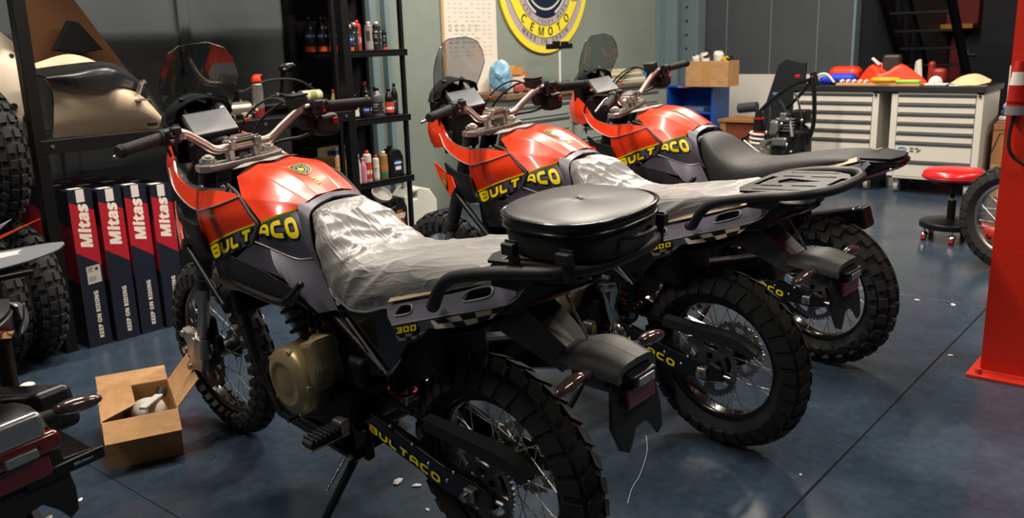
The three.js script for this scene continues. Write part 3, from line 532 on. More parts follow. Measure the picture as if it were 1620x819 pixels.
  P('seat_bezel', both(panel([[[.655, 1.038, 0], [.648, 1.034, -.05], [.640, 1.018, -.095], [.61, .975, -.115], [.57, .92, -.13], [.535, .88, -.135]], [[.605, 1.022, 0], [.598, 1.014, -.06], [.59, .995, -.095], [.565, .955, -.117], [.54, .91, -.132], [.515, .87, -.137]]], 24, 4, .006)), M.grey);
  // tail: side panels with openings, print, dark end, lamp
  const zt = (x, y) => -.172 + (.2 - x) * .07;
  const warp = (g, f) => { g = norm(g); const p = g.attributes.position; for (let i = 0; i < p.count; i++) p.setZ(i, p.getZ(i) + f(p.getX(i), p.getY(i))); g.computeVertexNormals(); return g; };
  const upper = [[.215, .815], [.12, .842], [.03, .868], [-.10, .91], [-.258, .957], [-.272, .948], [-.215, .897], [.175, .775], [.20, .79]];
  const h1 = [[.17, .80], [.155, .825], [.115, .835], [.11, .818]], h2 = [[-.075, .878], [-.085, .902], [-.155, .924], [-.16, .905]];
  const tp = P('tail_panel', pair([warp(prism(upper, -.003, .003, .001, [h1, h2]), (x, y) => zt(x, y) + Math.max(0, y - (.83 - (x) * .31)) * .45)]), M.greyLight);
  for (const h of [h1, h2]) P('opening_rim', pair(tube(h.map(([x, y]) => [x, y, zt(x, y) + Math.max(0, y - (.83 - x * .31)) * .45 - .004]), .0022, 24, 5, true)), M.silverEdge, tp);
  P('panel_edge', pair(tube([[-.272, .948, -.138], [-.215, .897, -.144], [-.02, .836, -.158], [.175, .775, -.172]], .0024, 24, 5)), M.silverEdge, tp);
  P('opening_back', pair(bx(.08, .19, .79, .85, -.145, -.14)), M.plastic, tp); P('opening_back', pair(bx(-.18, -.06, .87, .935, -.12, -.115)), M.plastic, tp);
  const lower = P('tail_print', pair([warp(prism([[.175, .772], [-.215, .894], [-.168, .854], [-.07, .818], [.045, .79], [.09, .748], [.15, .727]], -.003, .003, .001), (x, y) => zt(x, y))]), M.grey);
  const chk = [[[.03, .815, -.1605], [-.08, .85, -.153], [-.21, .891, -.1435]], [[.015, .797, -.1605], [-.08, .822, -.153], [-.17, .857, -.147]]];
  const chkTex = texCheck.clone(); chkTex.repeat.set(.62, .66); chkTex.needsUpdate = true;
  P('checkers', pair([gridGeo(lift(sampleGrid(chk, 10, 3), .0045))]), mat(0xffffff, .4, 0, { map: chkTex, polygonOffset: true, polygonOffsetFactor: -1 }), lower);
  const chk2 = texCheck.clone(); chk2.repeat.set(.5, .66); chk2.needsUpdate = true;
  P('checkers', pair([gridGeo(lift(sampleGrid([[[.165, .752, -.1705], [.05, .785, -.1625]], [[.153, .737, -.1705], [.088, .757, -.1655]]], 6, 3), .0045))]), mat(0x8b8a90, .4, 0, { map: chk2, polygonOffset: true, polygonOffsetFactor: -1 }), lower);
  P('lettering', [gridGeo(lift(sampleGrid([[[.168, .774, -.1705], [.075, .803, -.164]], [[.160, .752, -.1705], [.070, .781, -.164]]], 4, 2), .005))], decal(tex300), lower);
  P('rear_panel', pair(panel([[[.20, .825, -.155], [.0, .885, -.14], [-.215, .952, -.118]], [[.20, .84, -.135], [.0, .90, -.12], [-.205, .965, -.10]]], 10, 2, .004, { flip: false })), M.cream);
  P('tail_end', [...both(panel([[[-.20, .958, 0], [-.21, .955, -.06], [-.235, .947, -.125]], [[-.29, .951, 0], [-.29, .948, -.055], [-.295, .942, -.10]], [[-.345, .94, 0], [-.348, .938, -.03], [-.345, .936, -.05]]], 8, 8, .012)), ...both(panel([[[-.235, .947, -.128], [-.295, .942, -.105], [-.347, .936, -.05]], [[-.19, .86, -.135], [-.26, .895, -.10], [-.325, .92, -.045]]], 8, 6, .006))], M.satin);
  P('tail_lamp', pair([...panel([[[-.25, .895, -.115], [-.32, .92, -.07], [-.355, .93, -.01]], [[-.22, .872, -.115], [-.29, .90, -.07], [-.33, .912, -.01]]], 8, 3, .008)]), M.redLens);
  P('rear_fender', [...both(panel([[[.20, .76, 0], [.20, .75, -.07], [.20, .72, -.095]], [[-.0, .80, 0], [-.0, .79, -.07], [-.0, .76, -.10]], [[-.17, .87, 0], [-.17, .86, -.06], [-.18, .84, -.09]]], 8, 10, .006))], M.plastic);
  // plate carrier: boom, cover, lamp, indicators, plate
  const pc = sub('plate_carrier', b);
  P('boom', [...both(panel([[[-.11, .865, 0], [-.12, .865, -.05]], [[-.19, .82, 0], [-.20, .82, -.048]], [[-.285, .757, 0], [-.29, .757, -.038]]], 4, 10, .01)), ...both(panel([[[-.12, .865, -.05], [-.20, .82, -.048], [-.29, .757, -.038]], [[-.08, .80, -.078], [-.17, .765, -.072], [-.28, .712, -.05]]], 10, 4, .006)), beam([-.12, .80, -.03], [-.28, .72, -.02], .06, .02)], M.carrier, pc);
  P('cover', [...both(panel([[[-.28, .752, 0], [-.285, .75, -.035], [-.29, .735, -.055]], [[-.36, .768, 0], [-.36, .765, -.05], [-.36, .74, -.065]], [[-.45, .752, 0], [-.45, .748, -.045], [-.45, .73, -.05]]], 8, 10, .02)), bx(-.44, -.30, .69, .735, -.05, .05, .012)], M.carrier, pc);
  P('lamp_top', [box(.05, .02, .085, -.452, .735, 0, .006)], M.satin, pc);
  P('number_plate_lamp', [box(.018, .02, .06, -.472, .728, .0, .004)], M.lens, pc);
  P('reflector', [box(.012, .045, .10, -.458, .69, .0, .004)], M.redLens, pc);
  P('stay', [rod([-.20, .93, .03], [-.315, .765, .015], .004, .004, 6)], M.steel, pc);
  P('plate_holder', [prism([[-.075, 0], [.075, 0], [.085, -.11], [.078, -.155], [.060, -.165], [.045, -.14], [.02, -.115], [-.015, -.12], [-.035, -.15], [-.05, -.165], [-.075, -.15], [-.095, -.09]], -.005, .005, .002).rotateY(-Math.PI / 2).rotateZ(-.12).translate(-.435, .725, 0), beam([-.40, .72, 0], [-.445, .70, 0], .10, .02)], M.plastic, pc);
  for (const s of [-1, 1]) {
    P('indicator_stem', [rod([-.375, .745, s * .05], [-.385, .747, s * .105], .016, .012, 10)], M.rubber, pc);
    const g = new THREE.SphereGeometry(1, 14, 10).scale(.018, .016, .05).rotateX(s * .12).translate(-.388, .75, s * .148);
    P('indicator', [g], M.smokedLens, pc);
  }
  P('axle_lock', [rod([0, .335, -.16], [0, .335, .16], .009, .009, 8)], M.steel);
  return b;
}
// rear carrier with grab rail, only on the motorcycles that have it
function addRack(b) {
  const r = sub('rear_rack', b);
  part('grab_rail', tube([[.0, .866, -.178], [-.03, .878, -.198], [-.07, .93, -.205], [-.12, .962, -.20], [-.25, .99, -.19], [-.38, 1.004, -.165], [-.44, 1.008, -.10], [-.455, 1.01, 0], [-.44, 1.008, .10], [-.38, 1.004, .165], [-.25, .99, .19], [-.12, .962, .20], [-.07, .93, .205], [-.03, .878, .198], [.0, .866, .178]], .0155, 120, 12), M.plastic, r);
  const slot = (x0, x1, z0, z1) => [[x0, z0], [x1, z0], [x1, z1], [x0, z1]];
  const holes = [slot(-.36, -.20, -.125, -.113), slot(-.36, -.20, .113, .125), slot(-.38, -.30, -.07, -.055), slot(-.38, -.30, .055, .07), slot(-.27, -.20, -.075, -.06), slot(-.27, -.20, .06, .075), [[-.36, 0], [-.24, -.035], [-.22, 0], [-.24, .035]], slot(-.425, -.405, -.05, .05), slot(-.185, -.165, -.06, .06)];
  const g = prism([[-.14, -.10], [-.17, -.145], [-.33, -.145], [-.40, -.11], [-.435, -.05], [-.435, .05], [-.40, .11], [-.33, .145], [-.17, .145], [-.14, .10]], -.004, .004, .0015, holes).rotateX(Math.PI / 2);
  g.rotateZ(-.07).translate(0, .978, 0);
  part('rack_plate', [g, bx(-.30, -.22, .955, .985, -.19, -.14, .004), bx(-.30, -.22, .955, .985, .14, .19, .004)], M.satin, r);
  return r;
}
// ---------------------------------------------------------------- the motorcycles in their row
const LEAN = 5.14 * D2R;
const POSE = [[1.657, -1.408, 4.09], [2.767, -1.327, 6.72], [3.796, -1.36, 9.43], [.63, -2.13, 1]];
const pose = (o, k, local = [0, 0, 0]) => {
  const [x, z, a] = POSE[k]; o.rotation.order = 'YXZ'; o.rotation.set(-LEAN, Math.PI / 2 - a * D2R, 0);
  const m = new THREE.Matrix4().makeRotationFromEuler(o.rotation); const p = V(...local).applyMatrix4(m); o.position.set(x + p.x, p.y, z + p.z); return o;
};
const steerAxis = V(-.454, .891, 0), steerOrg = V(1.17, .98, 0);
function steer(b, deg) { const q = new THREE.Quaternion().setFromAxisAngle(steerAxis, -deg * D2R); for (const c of b.children) if (['front_wheel', 'fork', 'handlebar'].includes(c.name)) { c.position.sub(steerOrg).applyQuaternion(q).add(steerOrg); c.quaternion.copy(q); } }
const proto = makeBike();
const protoTop = proto.userData.onTop, seatSections = proto.userData.seatSections;
proto.userData = {};
const chevron = join(chevronTyre(.335, .125, .238)), knob = join(knobTyre(.343, .13, .238, 26, .02));
function addBike(k, label, o = {}) {
  const b = proto.clone(); b.name = numbered('motorcycle'); scene.add(b); pose(b, k);
  tag(b, label, 'motorcycle', o.group);
  const rw = b.children.find((c) => c.name === 'rear_wheel');
  part('tyre', o.knob ? knob : chevron, M.rubber, rw);
  steer(b, o.steer || 0);
  if (o.rack) addRack(b);
  if (o.number) { const t = b.children.find((c) => c.name === 'tank'); const m = numMesh.clone(); m.material = decal(numberTex(o.number), .4); t.add(m); m.name = 'number'; }
  return b;
}
const numMesh = protoTop(.685, .004, .034, .040, M.yellow, 'number'); numMesh.parent.remove(numMesh);
const b1 = addBike(0, 'orange and grey motorcycle numbered 3 on its tank, carrying the black tail bag', { rack: 1, number: '3', steer: 0 });
const b2 = addBike(1, 'orange and grey motorcycle numbered 2 on its tank, with chrome footpeg hanger and bare rack', { rack: 1, number: '2', steer: 0 });
const b3 = addBike(2, 'orange and grey motorcycle with bare black seat, knobby rear tyre and no rear rack', { knob: 1, steer: -14 });
b3.remove(b3.children.find((c) => c.name === 'plate_carrier'));
part('tail_plate', [prism([[-.22, -.11], [-.33, -.07], [-.345, 0], [-.33, .07], [-.22, .11]], -.004, .004, .002).rotateX(Math.PI / 2).rotateZ(.03).translate(0, .970, 0)], M.satin, b3);
{ // passenger foot rest hangers of the second motorcycle
  for (const s of [-1, 1]) { const h = sub('passenger_footpeg', b2);
    part('hanger', [prism([[.385, .605], [.30, .625], [.29, .60], [.315, .52], [.30, .45], [.27, .41], [.285, .40], [.325, .43], [.345, .50], [.36, .57]], s * .19, s * .215, .004, [[[.345, .58], [.325, .59], [.335, .52], [.342, .51]]]), latheZ([[.02, -.01], [.034, -.01], [.034, .01], [.02, .01], [.02, -.01]], 20).scale(1, 1.25, 1).translate(.292, .43, s * .215)], M.chrome, h);
    part('tread', [rod([.285, .40, s * .215], [.25, .405, s * .30], .018, .014, 12), box(.035, .03, .08, .262, .40, s * .265, .01)], M.steel, h);
    for (const [x, y] of [[.37, .602], [.315, .612]]) part('bolt', rod([x, y, s * .19], [x, y, s * .222], .008, .008, 6), M.satin, h);
  }
  part('hub_ring', latheZ([[.03, -.09], [.07, -.09], [.07, -.085], [.03, -.085]], 24), M.pink, b2.children.find((c) => c.name === 'front_wheel'), 'magenta disc carrier');
}
// another black motorcycle whose tail enters the frame
{
  const b = addBike(3, 'black motorcycle with clear lens on its tail lamp, parked beside the open cardboard box', { knob: 1 });
  const swap = new Map([[M.orange, M.gloss], [M.grey, M.satin], [M.greyLight, M.satin], [M.cream, M.plastic], [M.yellow, M.satin], [M.rubberGrey, M.satin], [M.carrier, M.satin]]);
  b.traverse((o) => { if (o.isMesh) { if (swap.has(o.material)) o.material = swap.get(o.material); } });
  for (const c of [...b.children]) { if (c.name === 'tail_print' || c.name === 'tank_flank' || c.name === 'shroud_flank' || c.name === 'swingarm' || c.name === 'tank') for (const q of [...c.children]) if (['checkers', 'lettering', 'emblem', 'filler_film'].includes(q.name)) c.remove(q); if (c.name === 'front_emblem') b.remove(c); }
  const pc = b.children.find((c) => c.name === 'plate_carrier');
  part('clear_lens', [box(.03, .055, .11, -.462, .775, 0, .014)], M.lens, pc);
  part('lamp_lens', [box(.03, .04, .15, -.462, .735, 0, .012)], M.redLens, pc);
  part('slotted_bracket', prism([[-.02, -.012], [.13, -.012], [.13, .012], [-.02, .012]], -.004, .004, .001, [[[.07, -.004], [.11, -.004], [.11, .004], [.07, .004]]]).rotateY(-Math.PI / 2).translate(-.455, .665, .02), M.satin, pc);
}
// ---------------------------------------------------------------- clear plastic covers over two seats
const wrapTex = dataTex(512, (x, y) => { const r = (v) => 1 - Math.abs(2 * v - 1); const wx = x + .10 * fbm(x, y, [4, 9]), wy = y + .16 * fbm(x + .5, y, [3, 7]); const a = r(fbm(wx * 1, wy, [5, 11])), c = r(fbm(wx, wy + .3, [9, 21])); return 255 * (.65 * Math.pow(a, 9) + .35 * Math.pow(c, 10)); });
M.wrap = phys(0xa9a9a9, .34, { transmission: .35, thickness: 0, bumpMap: wrapTex, bumpScale: .003, clearcoat: .35, clearcoatRoughness: .25 });
M.wrap.bumpMap.repeat.set(2.2, 1.1);
function seatCover(k, label, sd) {
  const base = [.2, .78, 0], o = new THREE.Group(); o.name = numbered('seat_cover'); scene.add(o); pose(o, k, base); tag(o, label, 'seat cover');
  const S = sampleGrid(seatSections(.008, -.17), 90, 150), w = 91;
  const N0 = gridGeo(S).attributes.normal;
  const rid = (v) => 1 - Math.abs(v);
  const S2 = S.map((r, j) => r.map((p, i) => {
    const u = i / 90, q = k * 7.3 + sd, side = Math.abs(u - .5) * 2;
    // folds fan out from the pinch between nose and flank
    const ang = Math.atan2(p[1] - .74, p[0] - .46) * 9, rad = Math.hypot(p[1] - .74, p[0] - .46);
    const fold = (f, s, k2) => Math.pow(rid(pn.noise(f, s, k2)), 6);
    let d = .009 * fold(ang * .42, rad * 1.6 + q, p[2] > 0 ? 5.5 : 1.5) * Math.min(1, side * 1.4) * Math.min(1, rad * 5)
      + .006 * fold(p[0] * 3.2 + q, p[2] * 11 + p[0] * 4 + p[1] * 6, 7.7 + q) + .004 * fold(p[0] * 7 + p[1] * 16, p[2] * 8, q + 3.3)
      + .010 * Math.max(0, pn.noise(p[0] * 5 + q, p[2] * 5, 2)) - .003;
    if (side > .9) d += .004 * pn.noise(p[0] * 40, 1, q) ;
    const n = j * w + i;
    return [p[0] + N0.getX(n) * d - base[0], p[1] + N0.getY(n) * d - base[1] + (side > .96 ? .006 * pn.noise(p[0] * 18, q, 3) : 0), p[2] + N0.getZ(n) * d - base[2]];
  }));
  const cap = (row) => { const c = [0, 1, 2].map((q) => row.reduce((a, p) => a + p[q], 0) / row.length); return [row, row.map((p) => p.map((v, q) => (v + c[q]) / 2 + (q === 0 ? -.012 : 0))), row.map(() => [c[0] - .005, c[1], c[2]])]; };
  part('sheet', [gridGeo(S2), gridGeo(cap(S2[150]))], M.wrap, o);
  part('gathered_hem', [...[0, 90].map((i) => tube(S2.filter((_, j) => j % 5 === 0).map((r) => [r[i][0], r[i][1] - .003, r[i][2]]), .004, 60, 5))], M.wrap, o);
  return o;
}
seatCover(0, 'crumpled clear plastic cover over the seat in front of the black tail bag', 0);
seatCover(1, 'crumpled clear plastic cover over the seat in front of the bare black rack', 11);
// ---------------------------------------------------------------- soft bag strapped on the first rack
{
  const base = [-.335, 1.018, -.015], o = new THREE.Group(); o.name = numbered('tail_bag'); scene.add(o); pose(o, 0, base); o.rotation.order = 'YXZ';
  o.scale.y = .86; tag(o, 'black soft tail bag with zipped lid strapped on the motorcycle rack', 'bag');
  const fab = mat(0x101114, .72, 0, { bumpMap: weave, bumpScale: .0006 }); fab.bumpMap.repeat.set(3, 3);
  const lidM = phys(0x2b2e33, .42, { bumpMap: grain, bumpScale: .0005 });
  const ell = (rx, rz, y, n = 48, dy = 0) => Array.from({ length: n + 1 }, (_, i) => { const a = -i / n * 2 * Math.PI, c = Math.cos(a), s = Math.sin(a), e = .74; return [rx * Math.sign(c) * Math.pow(Math.abs(c), e), y + dy * c, rz * Math.sign(s) * Math.pow(Math.abs(s), e)]; });
  const prof = [[.132, .135, .0], [.14, .145, .012], [.143, .148, .04], [.145, .152, .065], [.144, .152, .078]];
  part('body', [gridGeo(prof.map(([a, c, y]) => ell(a, c, y, 48, y * .06)), true), gridGeo([ell(.001, .001, 0), ell(.132, .135, 0)], true)], fab, o);
  { const g = gridGeo([[.147, .155, .088], [.147, .155, .100], [.141, .149, .107], [.11, .125, .112], [.07, .08, .114], [.03, .035, .1145], [0, 0, .1145]].map(([a, c, y]) => ell(a, c, y, 48, .004).map((p) => [p[0], p[1] + .005 * Math.exp(-Math.pow((p[2] + .045) / .07, 2)) * Math.max(0, 1 - Math.pow(p[0] / .15, 2)), p[2]])), true); g.deleteAttribute('uv'); g.deleteAttribute('normal'); const q = mergeVertices(g, 1e-5); q.computeVertexNormals(); part('lid', q, lidM, o); }
  part('piping', [tube(ell(.149, .157, .102, 48).slice(0, 48), .0042, 140, 6, true), tube(ell(.148, .156, .077, 48).slice(0, 48), .0035, 140, 6, true)], M.gloss, o);
  part('zip', [gridGeo([ell(.146, .154, .089), ell(.146, .154, .077)], false), gridGeo([ell(.1462, .1542, .089), ell(.1462, .1542, .077)], true)], M.plastic, o);
  for (const x of [-.09, .06]) for (const s of [-1, 1]) { part('strap', [beam([x, -.03, s * .150], [x, .05, s * .158], .004, .032, [1, 0, 0]), box(.036, .03, .02, x, .03, s * .163, .004)], M.plastic, o); }
  part('handle', [tube([[-.14, .05, -.05], [-.17, .055, -.03], [-.17, .055, .03], [-.14, .05, .05]], .006, 16, 6)], M.plastic, o);
}
// ---------------------------------------------------------------- left: rack, tyre cartons, bottle shelf
{ const r = thing('storage_rack', 'tall black steel rack carrying loose fairings above the tyre cartons', 'rack', [2.74, 0, -4.68]);
  for (const x of [-.95, .95]) for (const z of [-.27, .27]) part('post', bx(x - .03, x + .03, 0, 2.6, z - .03, z + .03, .004), M.frame, r);
  for (const [y, t] of [[1.045, .03], [2.1, .03]]) { part('shelf_board', bx(-.95, .95, y - t, y, -.27, .27, .003), M.satin, r); for (const z of [-.29, .29]) part('shelf_beam', bx(-.95, .95, y - .06, y + .005, z - .012, z + .012, .003), M.frame, r); }
  part('stop_bolt', [[-.9, 1.02], [-.3, 1.02], [.3, 1.02], [.9, 1.02]].map(([x, y]) => rod([x, y, .30], [x, y, .306], .01, .01, 6)), M.steel, r); }
// tyre cartons: red and navy print with vertical lettering
const cartonFace = canvas(256, 1600, (c, w, h) => {
  c.fillStyle = '#0d1226'; c.fillRect(0, 0, w, h); c.fillStyle = '#a81626'; c.beginPath(); c.moveTo(0, 110); c.lineTo(256, 215); c.lineTo(256, 770); c.lineTo(0, 610); c.fill();
  c.lineJoin = 'round'; c.save(); c.translate(188, 590); c.rotate(-Math.PI / 2); c.transform(1, 0, -.18, 1, 0, 0); c.fillStyle = c.strokeStyle = '#e9e2d6'; c.font = 'bold 165px sans-serif'; c.lineWidth = 12; c.fillText('Mitas', 0, 0); c.strokeText('Mitas', 0, 0); c.restore();
  c.save(); c.translate(172, 1520); c.rotate(-Math.PI / 2); c.fillStyle = c.strokeStyle = '#d8d2c6'; c.font = 'bold 62px sans-serif'; c.lineWidth = 3; c.fillText('KEEP ON RIDING', 0, 0); c.strokeText('KEEP ON RIDING', 0, 0); c.restore();
});
const cartonTop = canvas(256, 1024, (c, w, h) => { c.fillStyle = '#0d1226'; c.fillRect(0, 0, w, h); c.fillStyle = '#a81626'; c.fillRect(0, 150, w, 260); c.fillStyle = '#ddd6ca'; c.fillRect(70, 880, 130, 80); c.fillRect(40, 560, 150, 60); c.fillRect(80, 200, 120, 46); });
const cartonSide = canvas(512, 512, (c, w, h) => { c.fillStyle = '#0d1226'; c.fillRect(0, 0, w, h); c.fillStyle = '#8e1422'; c.beginPath(); c.moveTo(0, 40); c.lineTo(512, 120); c.lineTo(512, 300); c.lineTo(0, 250); c.fill(); });
const ctM = { face: mat(0xffffff, .5, 0, { map: cartonFace }), top: mat(0xffffff, .5, 0, { map: cartonTop }), side: mat(0xffffff, .5, 0, { map: cartonSide }) };
const uvQuad = (pts) => { const g = new THREE.BufferGeometry(); g.setAttribute('position', new THREE.Float32BufferAttribute([...pts[0], ...pts[1], ...pts[2], ...pts[0], ...pts[2], ...pts[3]], 3)); g.setAttribute('uv', new THREE.Float32BufferAttribute([0, 0, 1, 0, 1, 1, 0, 0, 1, 1, 0, 1], 2)); g.computeVertexNormals(); return g; };
[[1.925, .118, .80, -.012], [2.065, .12, .785, .0], [2.20, .118, .785, -.004], [2.335, .115, .77, .006]].forEach(([x, w, h, dz], i) => {
  const c = thing('tyre_carton', ['first red and navy tyre carton beside the knobby tyres, with a grey barcode sticker', 'second red and navy tyre carton in the row, counting from the knobby tyres', 'third red and navy tyre carton in the row, counting from the knobby tyres', 'red and navy tyre carton in the row farthest from the knobby tyres'][i], 'carton', [x, 0, -4.35 + dz], 0, 'tyre cartons standing under the rack');
  part('body', bx(-w / 2, w / 2, 0, h, -.62, -.001, .002), ctM.side, c);
  part('printed_face', uvQuad([[-w / 2, 0, .001], [w / 2, 0, .001], [w / 2, h, .001], [-w / 2, h, .001]]), ctM.face, c);
  part('printed_top', uvQuad([[-w / 2, h + .001, 0], [w / 2, h + .001, 0], [w / 2, h + .001, -.62], [-w / 2, h + .001, -.62]]), ctM.top, c);
  part('tape', bx(-.02, .02, h - .06, h + .002, -.0, .002), M.whitePaint, c);
  if (!i) { const t = canvas(128, 160, (q) => { q.fillStyle = '#b9b7ae'; q.fillRect(0, 0, 128, 160); q.fillStyle = '#3a3a3a'; for (let k = 0; k < 14; k++) q.fillRect(12 + k * 5, 95, 1 + (k * 7) % 3, 45); q.fillRect(12, 14, 50, 8); q.fillRect(12, 30, 40, 6); q.fillRect(12, 44, 46, 6); q.beginPath(); q.arc(92, 34, 16, 0, 7); q.fill(); }); part('sticker', uvQuad([[-.022, .325, .003], [.048, .33, .003], [.048, .42, .003], [-.022, .415, .003]]), mat(0xffffff, .5, 0, { map: t }), c); }
});
// knobby tyres standing and stacked
const looseTyre = join(knobTyre(.335, .125, .23, 30, .016)).rotateY(Math.PI / 2);
for (const [x, y, z, l] of [[1.505, .335, -4.50, 'knobby tyre standing on the floor, second from the tyre cartons'], [1.665, .335, -4.48, 'knobby tyre standing on the floor right beside the tyre cartons'], [1.345, .335, -4.52, 'knobby tyre standing on the floor, third from the tyre cartons'], [1.585, 1.003, -4.46, 'knobby tyre stacked on top of the standing tyres beside the rack post']]) single('knobby_tyre', looseTyre, M.rubber, l, 'tyre', [x, y, z], 0, 'loose knobby tyres beside the rack');
{ // grey fender with orange graphics, on a parts stand
  const st = thing('parts_stand', 'black parts stand under the loose grey fender', 'stand', [1.12, 0, -3.32]);
  part('column', rod([0, .02, 0], [0, .70, 0], .03, .03, 14), M.frame, st); part('foot', box(.36, .03, .36, 0, .015, 0, .008), M.frame, st); part('table', box(.20, .02, .24, 0, .71, 0, .006), M.frame, st);
  const g = thing('motorcycle_fender', 'loose grey plastic fender with orange and silver graphics pointing at the tyre cartons', 'fender', [1.12, .72, -3.32], .05);
  const F = [[[-.45, .02, -.11], [-.45, .055, 0], [-.45, .02, .11]], [[-.2, .015, -.115], [-.2, .055, 0], [-.2, .015, .115]], [[.05, .02, -.10], [.05, .052, 0], [.05, .02, .10]], [[.2, .03, -.06], [.2, .05, 0], [.2, .03, .06]], [[.26, .04, -.02], [.265, .045, 0], [.26, .04, .02]]];
  part('blade', panel(F, 16, 24, .006), mat(0x686c72, .35), g); part('pale_stripe', panel([[[-.44, .061, .02], [-.1, .062, .03], [.22, .051, .012]], [[-.44, .048, .06], [-.1, .047, .065], [.22, .047, .03]]], 10, 2, .003), mat(0xb4b6b8, .4), g);
  for (const [pts, mm] of [[[[-.44, .055], [-.30, .085], [-.26, .115], [-.22, .085], [.02, .11], [-.18, .06]], M.amber], [[[-.20, .06], [.0, .10], [.10, .165], [-.02, .125], [-.16, .095]], mat(0xa9abad, .4)], [[[-.05, .07], [.20, .15], [.0, .10]], M.amber]]) part('graphic', prism(pts, -.002, .002), mm, g);
  const h = thing('headlamp_unit', 'round clear headlamp fixed to the column of the parts stand', 'headlamp', [1.14, .555, -3.22], .5);
  part('bowl', latheZ([[0, -.06], [.04, -.055], [.062, -.02], [.066, 0], [.06, .004]], 24), M.satin, h); part('glass', latheZ([[.062, .002], [.045, .018], [.02, .026], [0, .028]], 24), M.lens, h); part('bracket', [beam([-.03, 0, -.05], [-.03, .02, -.11], .03, .02)], M.frame, h);
}
{ // cream fairing on the rack shelf with black trim and metal bracket
  const f = thing('motorcycle_fairing', 'cream motorcycle fairing with a black trim strip and metal bracket on the rack shelf', 'fairing', [2.17, 1.045, -4.58]);
  part('shell', panel([[[-.27, .36, -.02], [-.10, .40, .0], [.05, .35, .0], [.20, .25, -.02], [.32, .08, -.06]], [[-.25, .24, .10], [-.08, .26, .16], [.08, .22, .17], [.21, .15, .13], [.325, .055, .05]], [[-.26, .10, .10], [-.08, .12, .15], [.09, .12, .19], [.22, .08, .16], [.325, .03, .07]], [[-.26, .002, .06], [-.08, .002, .08], [.09, .002, .10], [.22, .002, .10], [.325, .002, .04]]], 24, 20, .006), M.cream, f);
  part('trim', panel([[[-.34, .33, .02], [-.18, .35, .08], [.0, .36, .10], [.12, .33, .08], [.22, .25, .05], [.33, .10, .0]], [[-.30, .30, .15], [-.18, .31, .20], [-.02, .33, .21], [.10, .29, .17], [.23, .21, .11], [.34, .07, .04]], [[-.25, .27, .17], [-.15, .24, .215], [-.02, .22, .225], [.05, .235, .19], [.22, .185, .125], [.34, .05, .05]]], 30, 10, .008), mat(0x1d1f22, .3, .1), f);
  part('metal_bracket', [box(.05, .008, .07, .135, .165, .215).rotateX(0), beam([.125, .19, .20], [.165, .26, .19], .045, .006, [1, 0, 0]), rod([.15, .245, .19], [.15, .245, .205], .008, .008, 8), rod([.175, .25, .185], [.175, .25, .20], .008, .008, 8)], M.alu, f);
  part('clip', [box(.05, .02, .012, .20, .035, .172, .004)], M.frame, f);
  const f2 = thing('motorcycle_fairing', 'pale cream fairing piece lying behind the rack post by the stacked tyre', 'fairing', [1.83, 1.045, -4.80], .1);
  part('shell', panel([[[-.14, .52, -.06], [.0, .54, -.04], [.12, .46, -.06]], [[-.16, .34, .06], [.0, .36, .10], [.13, .30, .06]], [[-.15, .14, .06], [.0, .12, .12], [.12, .12, .07]], [[-.14, .0, .0], [.0, .0, .06], [.12, .0, .02]]], 14, 16, .006), mat(0xd2c6b2, .5), f2);
  for (const [a, c, r] of [[[.03, .10, .10], [.03, .10, .14], .025], [[-.03, .16, .09], [-.03, .16, .13], .018], [[-.05, .43, .06], [-.05, .43, .085], .02], [[.02, .40, .06], [.02, .40, .085], .012]]) part('boss', rod(a, c, r, r * .85, 12), M.plastic, f2);
  const t = thing('wood_panel', 'brown triangular board leaning behind the cream fairing', 'board', [2.25, 1.045, -4.86]);
  const g = prism([[-.06, .0], [.28, .0], [.27, .30], [-.02, .78], [-.25, .8], [-.24, .42]], -.006, .006, .002); g.rotateX(-.08).translate(0, 0, 0); part('board', g, mat(0x8a5f3c, .7), t); 
  part('seat_wedge', [prism([[-.16, .42], [-.02, .40], [.10, .42], [-.01, .56], [-.06, .57]], .03, .08, .01)], M.rubber, t);
}
// things on the rack shelf
{ const c = thing('spray_can', 'silver spray can with red nozzle cap on the rack shelf', 'spray can', [3.145, 1.045, -4.58]);
  part('can', lathe([[0, 0], [.032, 0], [.033, .004], [.033, .19], [.03, .197], [.022, .203], [0, .203]], 24), mat(0x8d8a88, .3, .7), c);
  const lt = canvas(256, 256, (q) => { q.fillStyle = '#6d6a6a'; q.fillRect(0, 0, 256, 256); q.fillStyle = '#7d2622'; q.fillRect(0, 170, 256, 86); q.fillStyle = '#e6e2da'; for (const [x, y] of [[60, 150], [90, 180], [60, 210], [188, 150], [216, 180], [188, 210]]) { q.save(); q.translate(x, y); q.rotate(.785); q.fillRect(-12, -12, 24, 24); q.restore(); } });
  part('print', new THREE.CylinderGeometry(.0335, .0335, .15, 24, 1, true).translate(0, .08, 0), mat(0xffffff, .35, .2, { map: lt }), c);
  part('cap', [lathe([[0, .203], [.027, .203], [.029, .215], [.026, .235], [.02, .245], [0, .245]], 20), box(.05, .014, .02, .012, .245, 0, .004)], mat(0xd8330f, .4), c); }
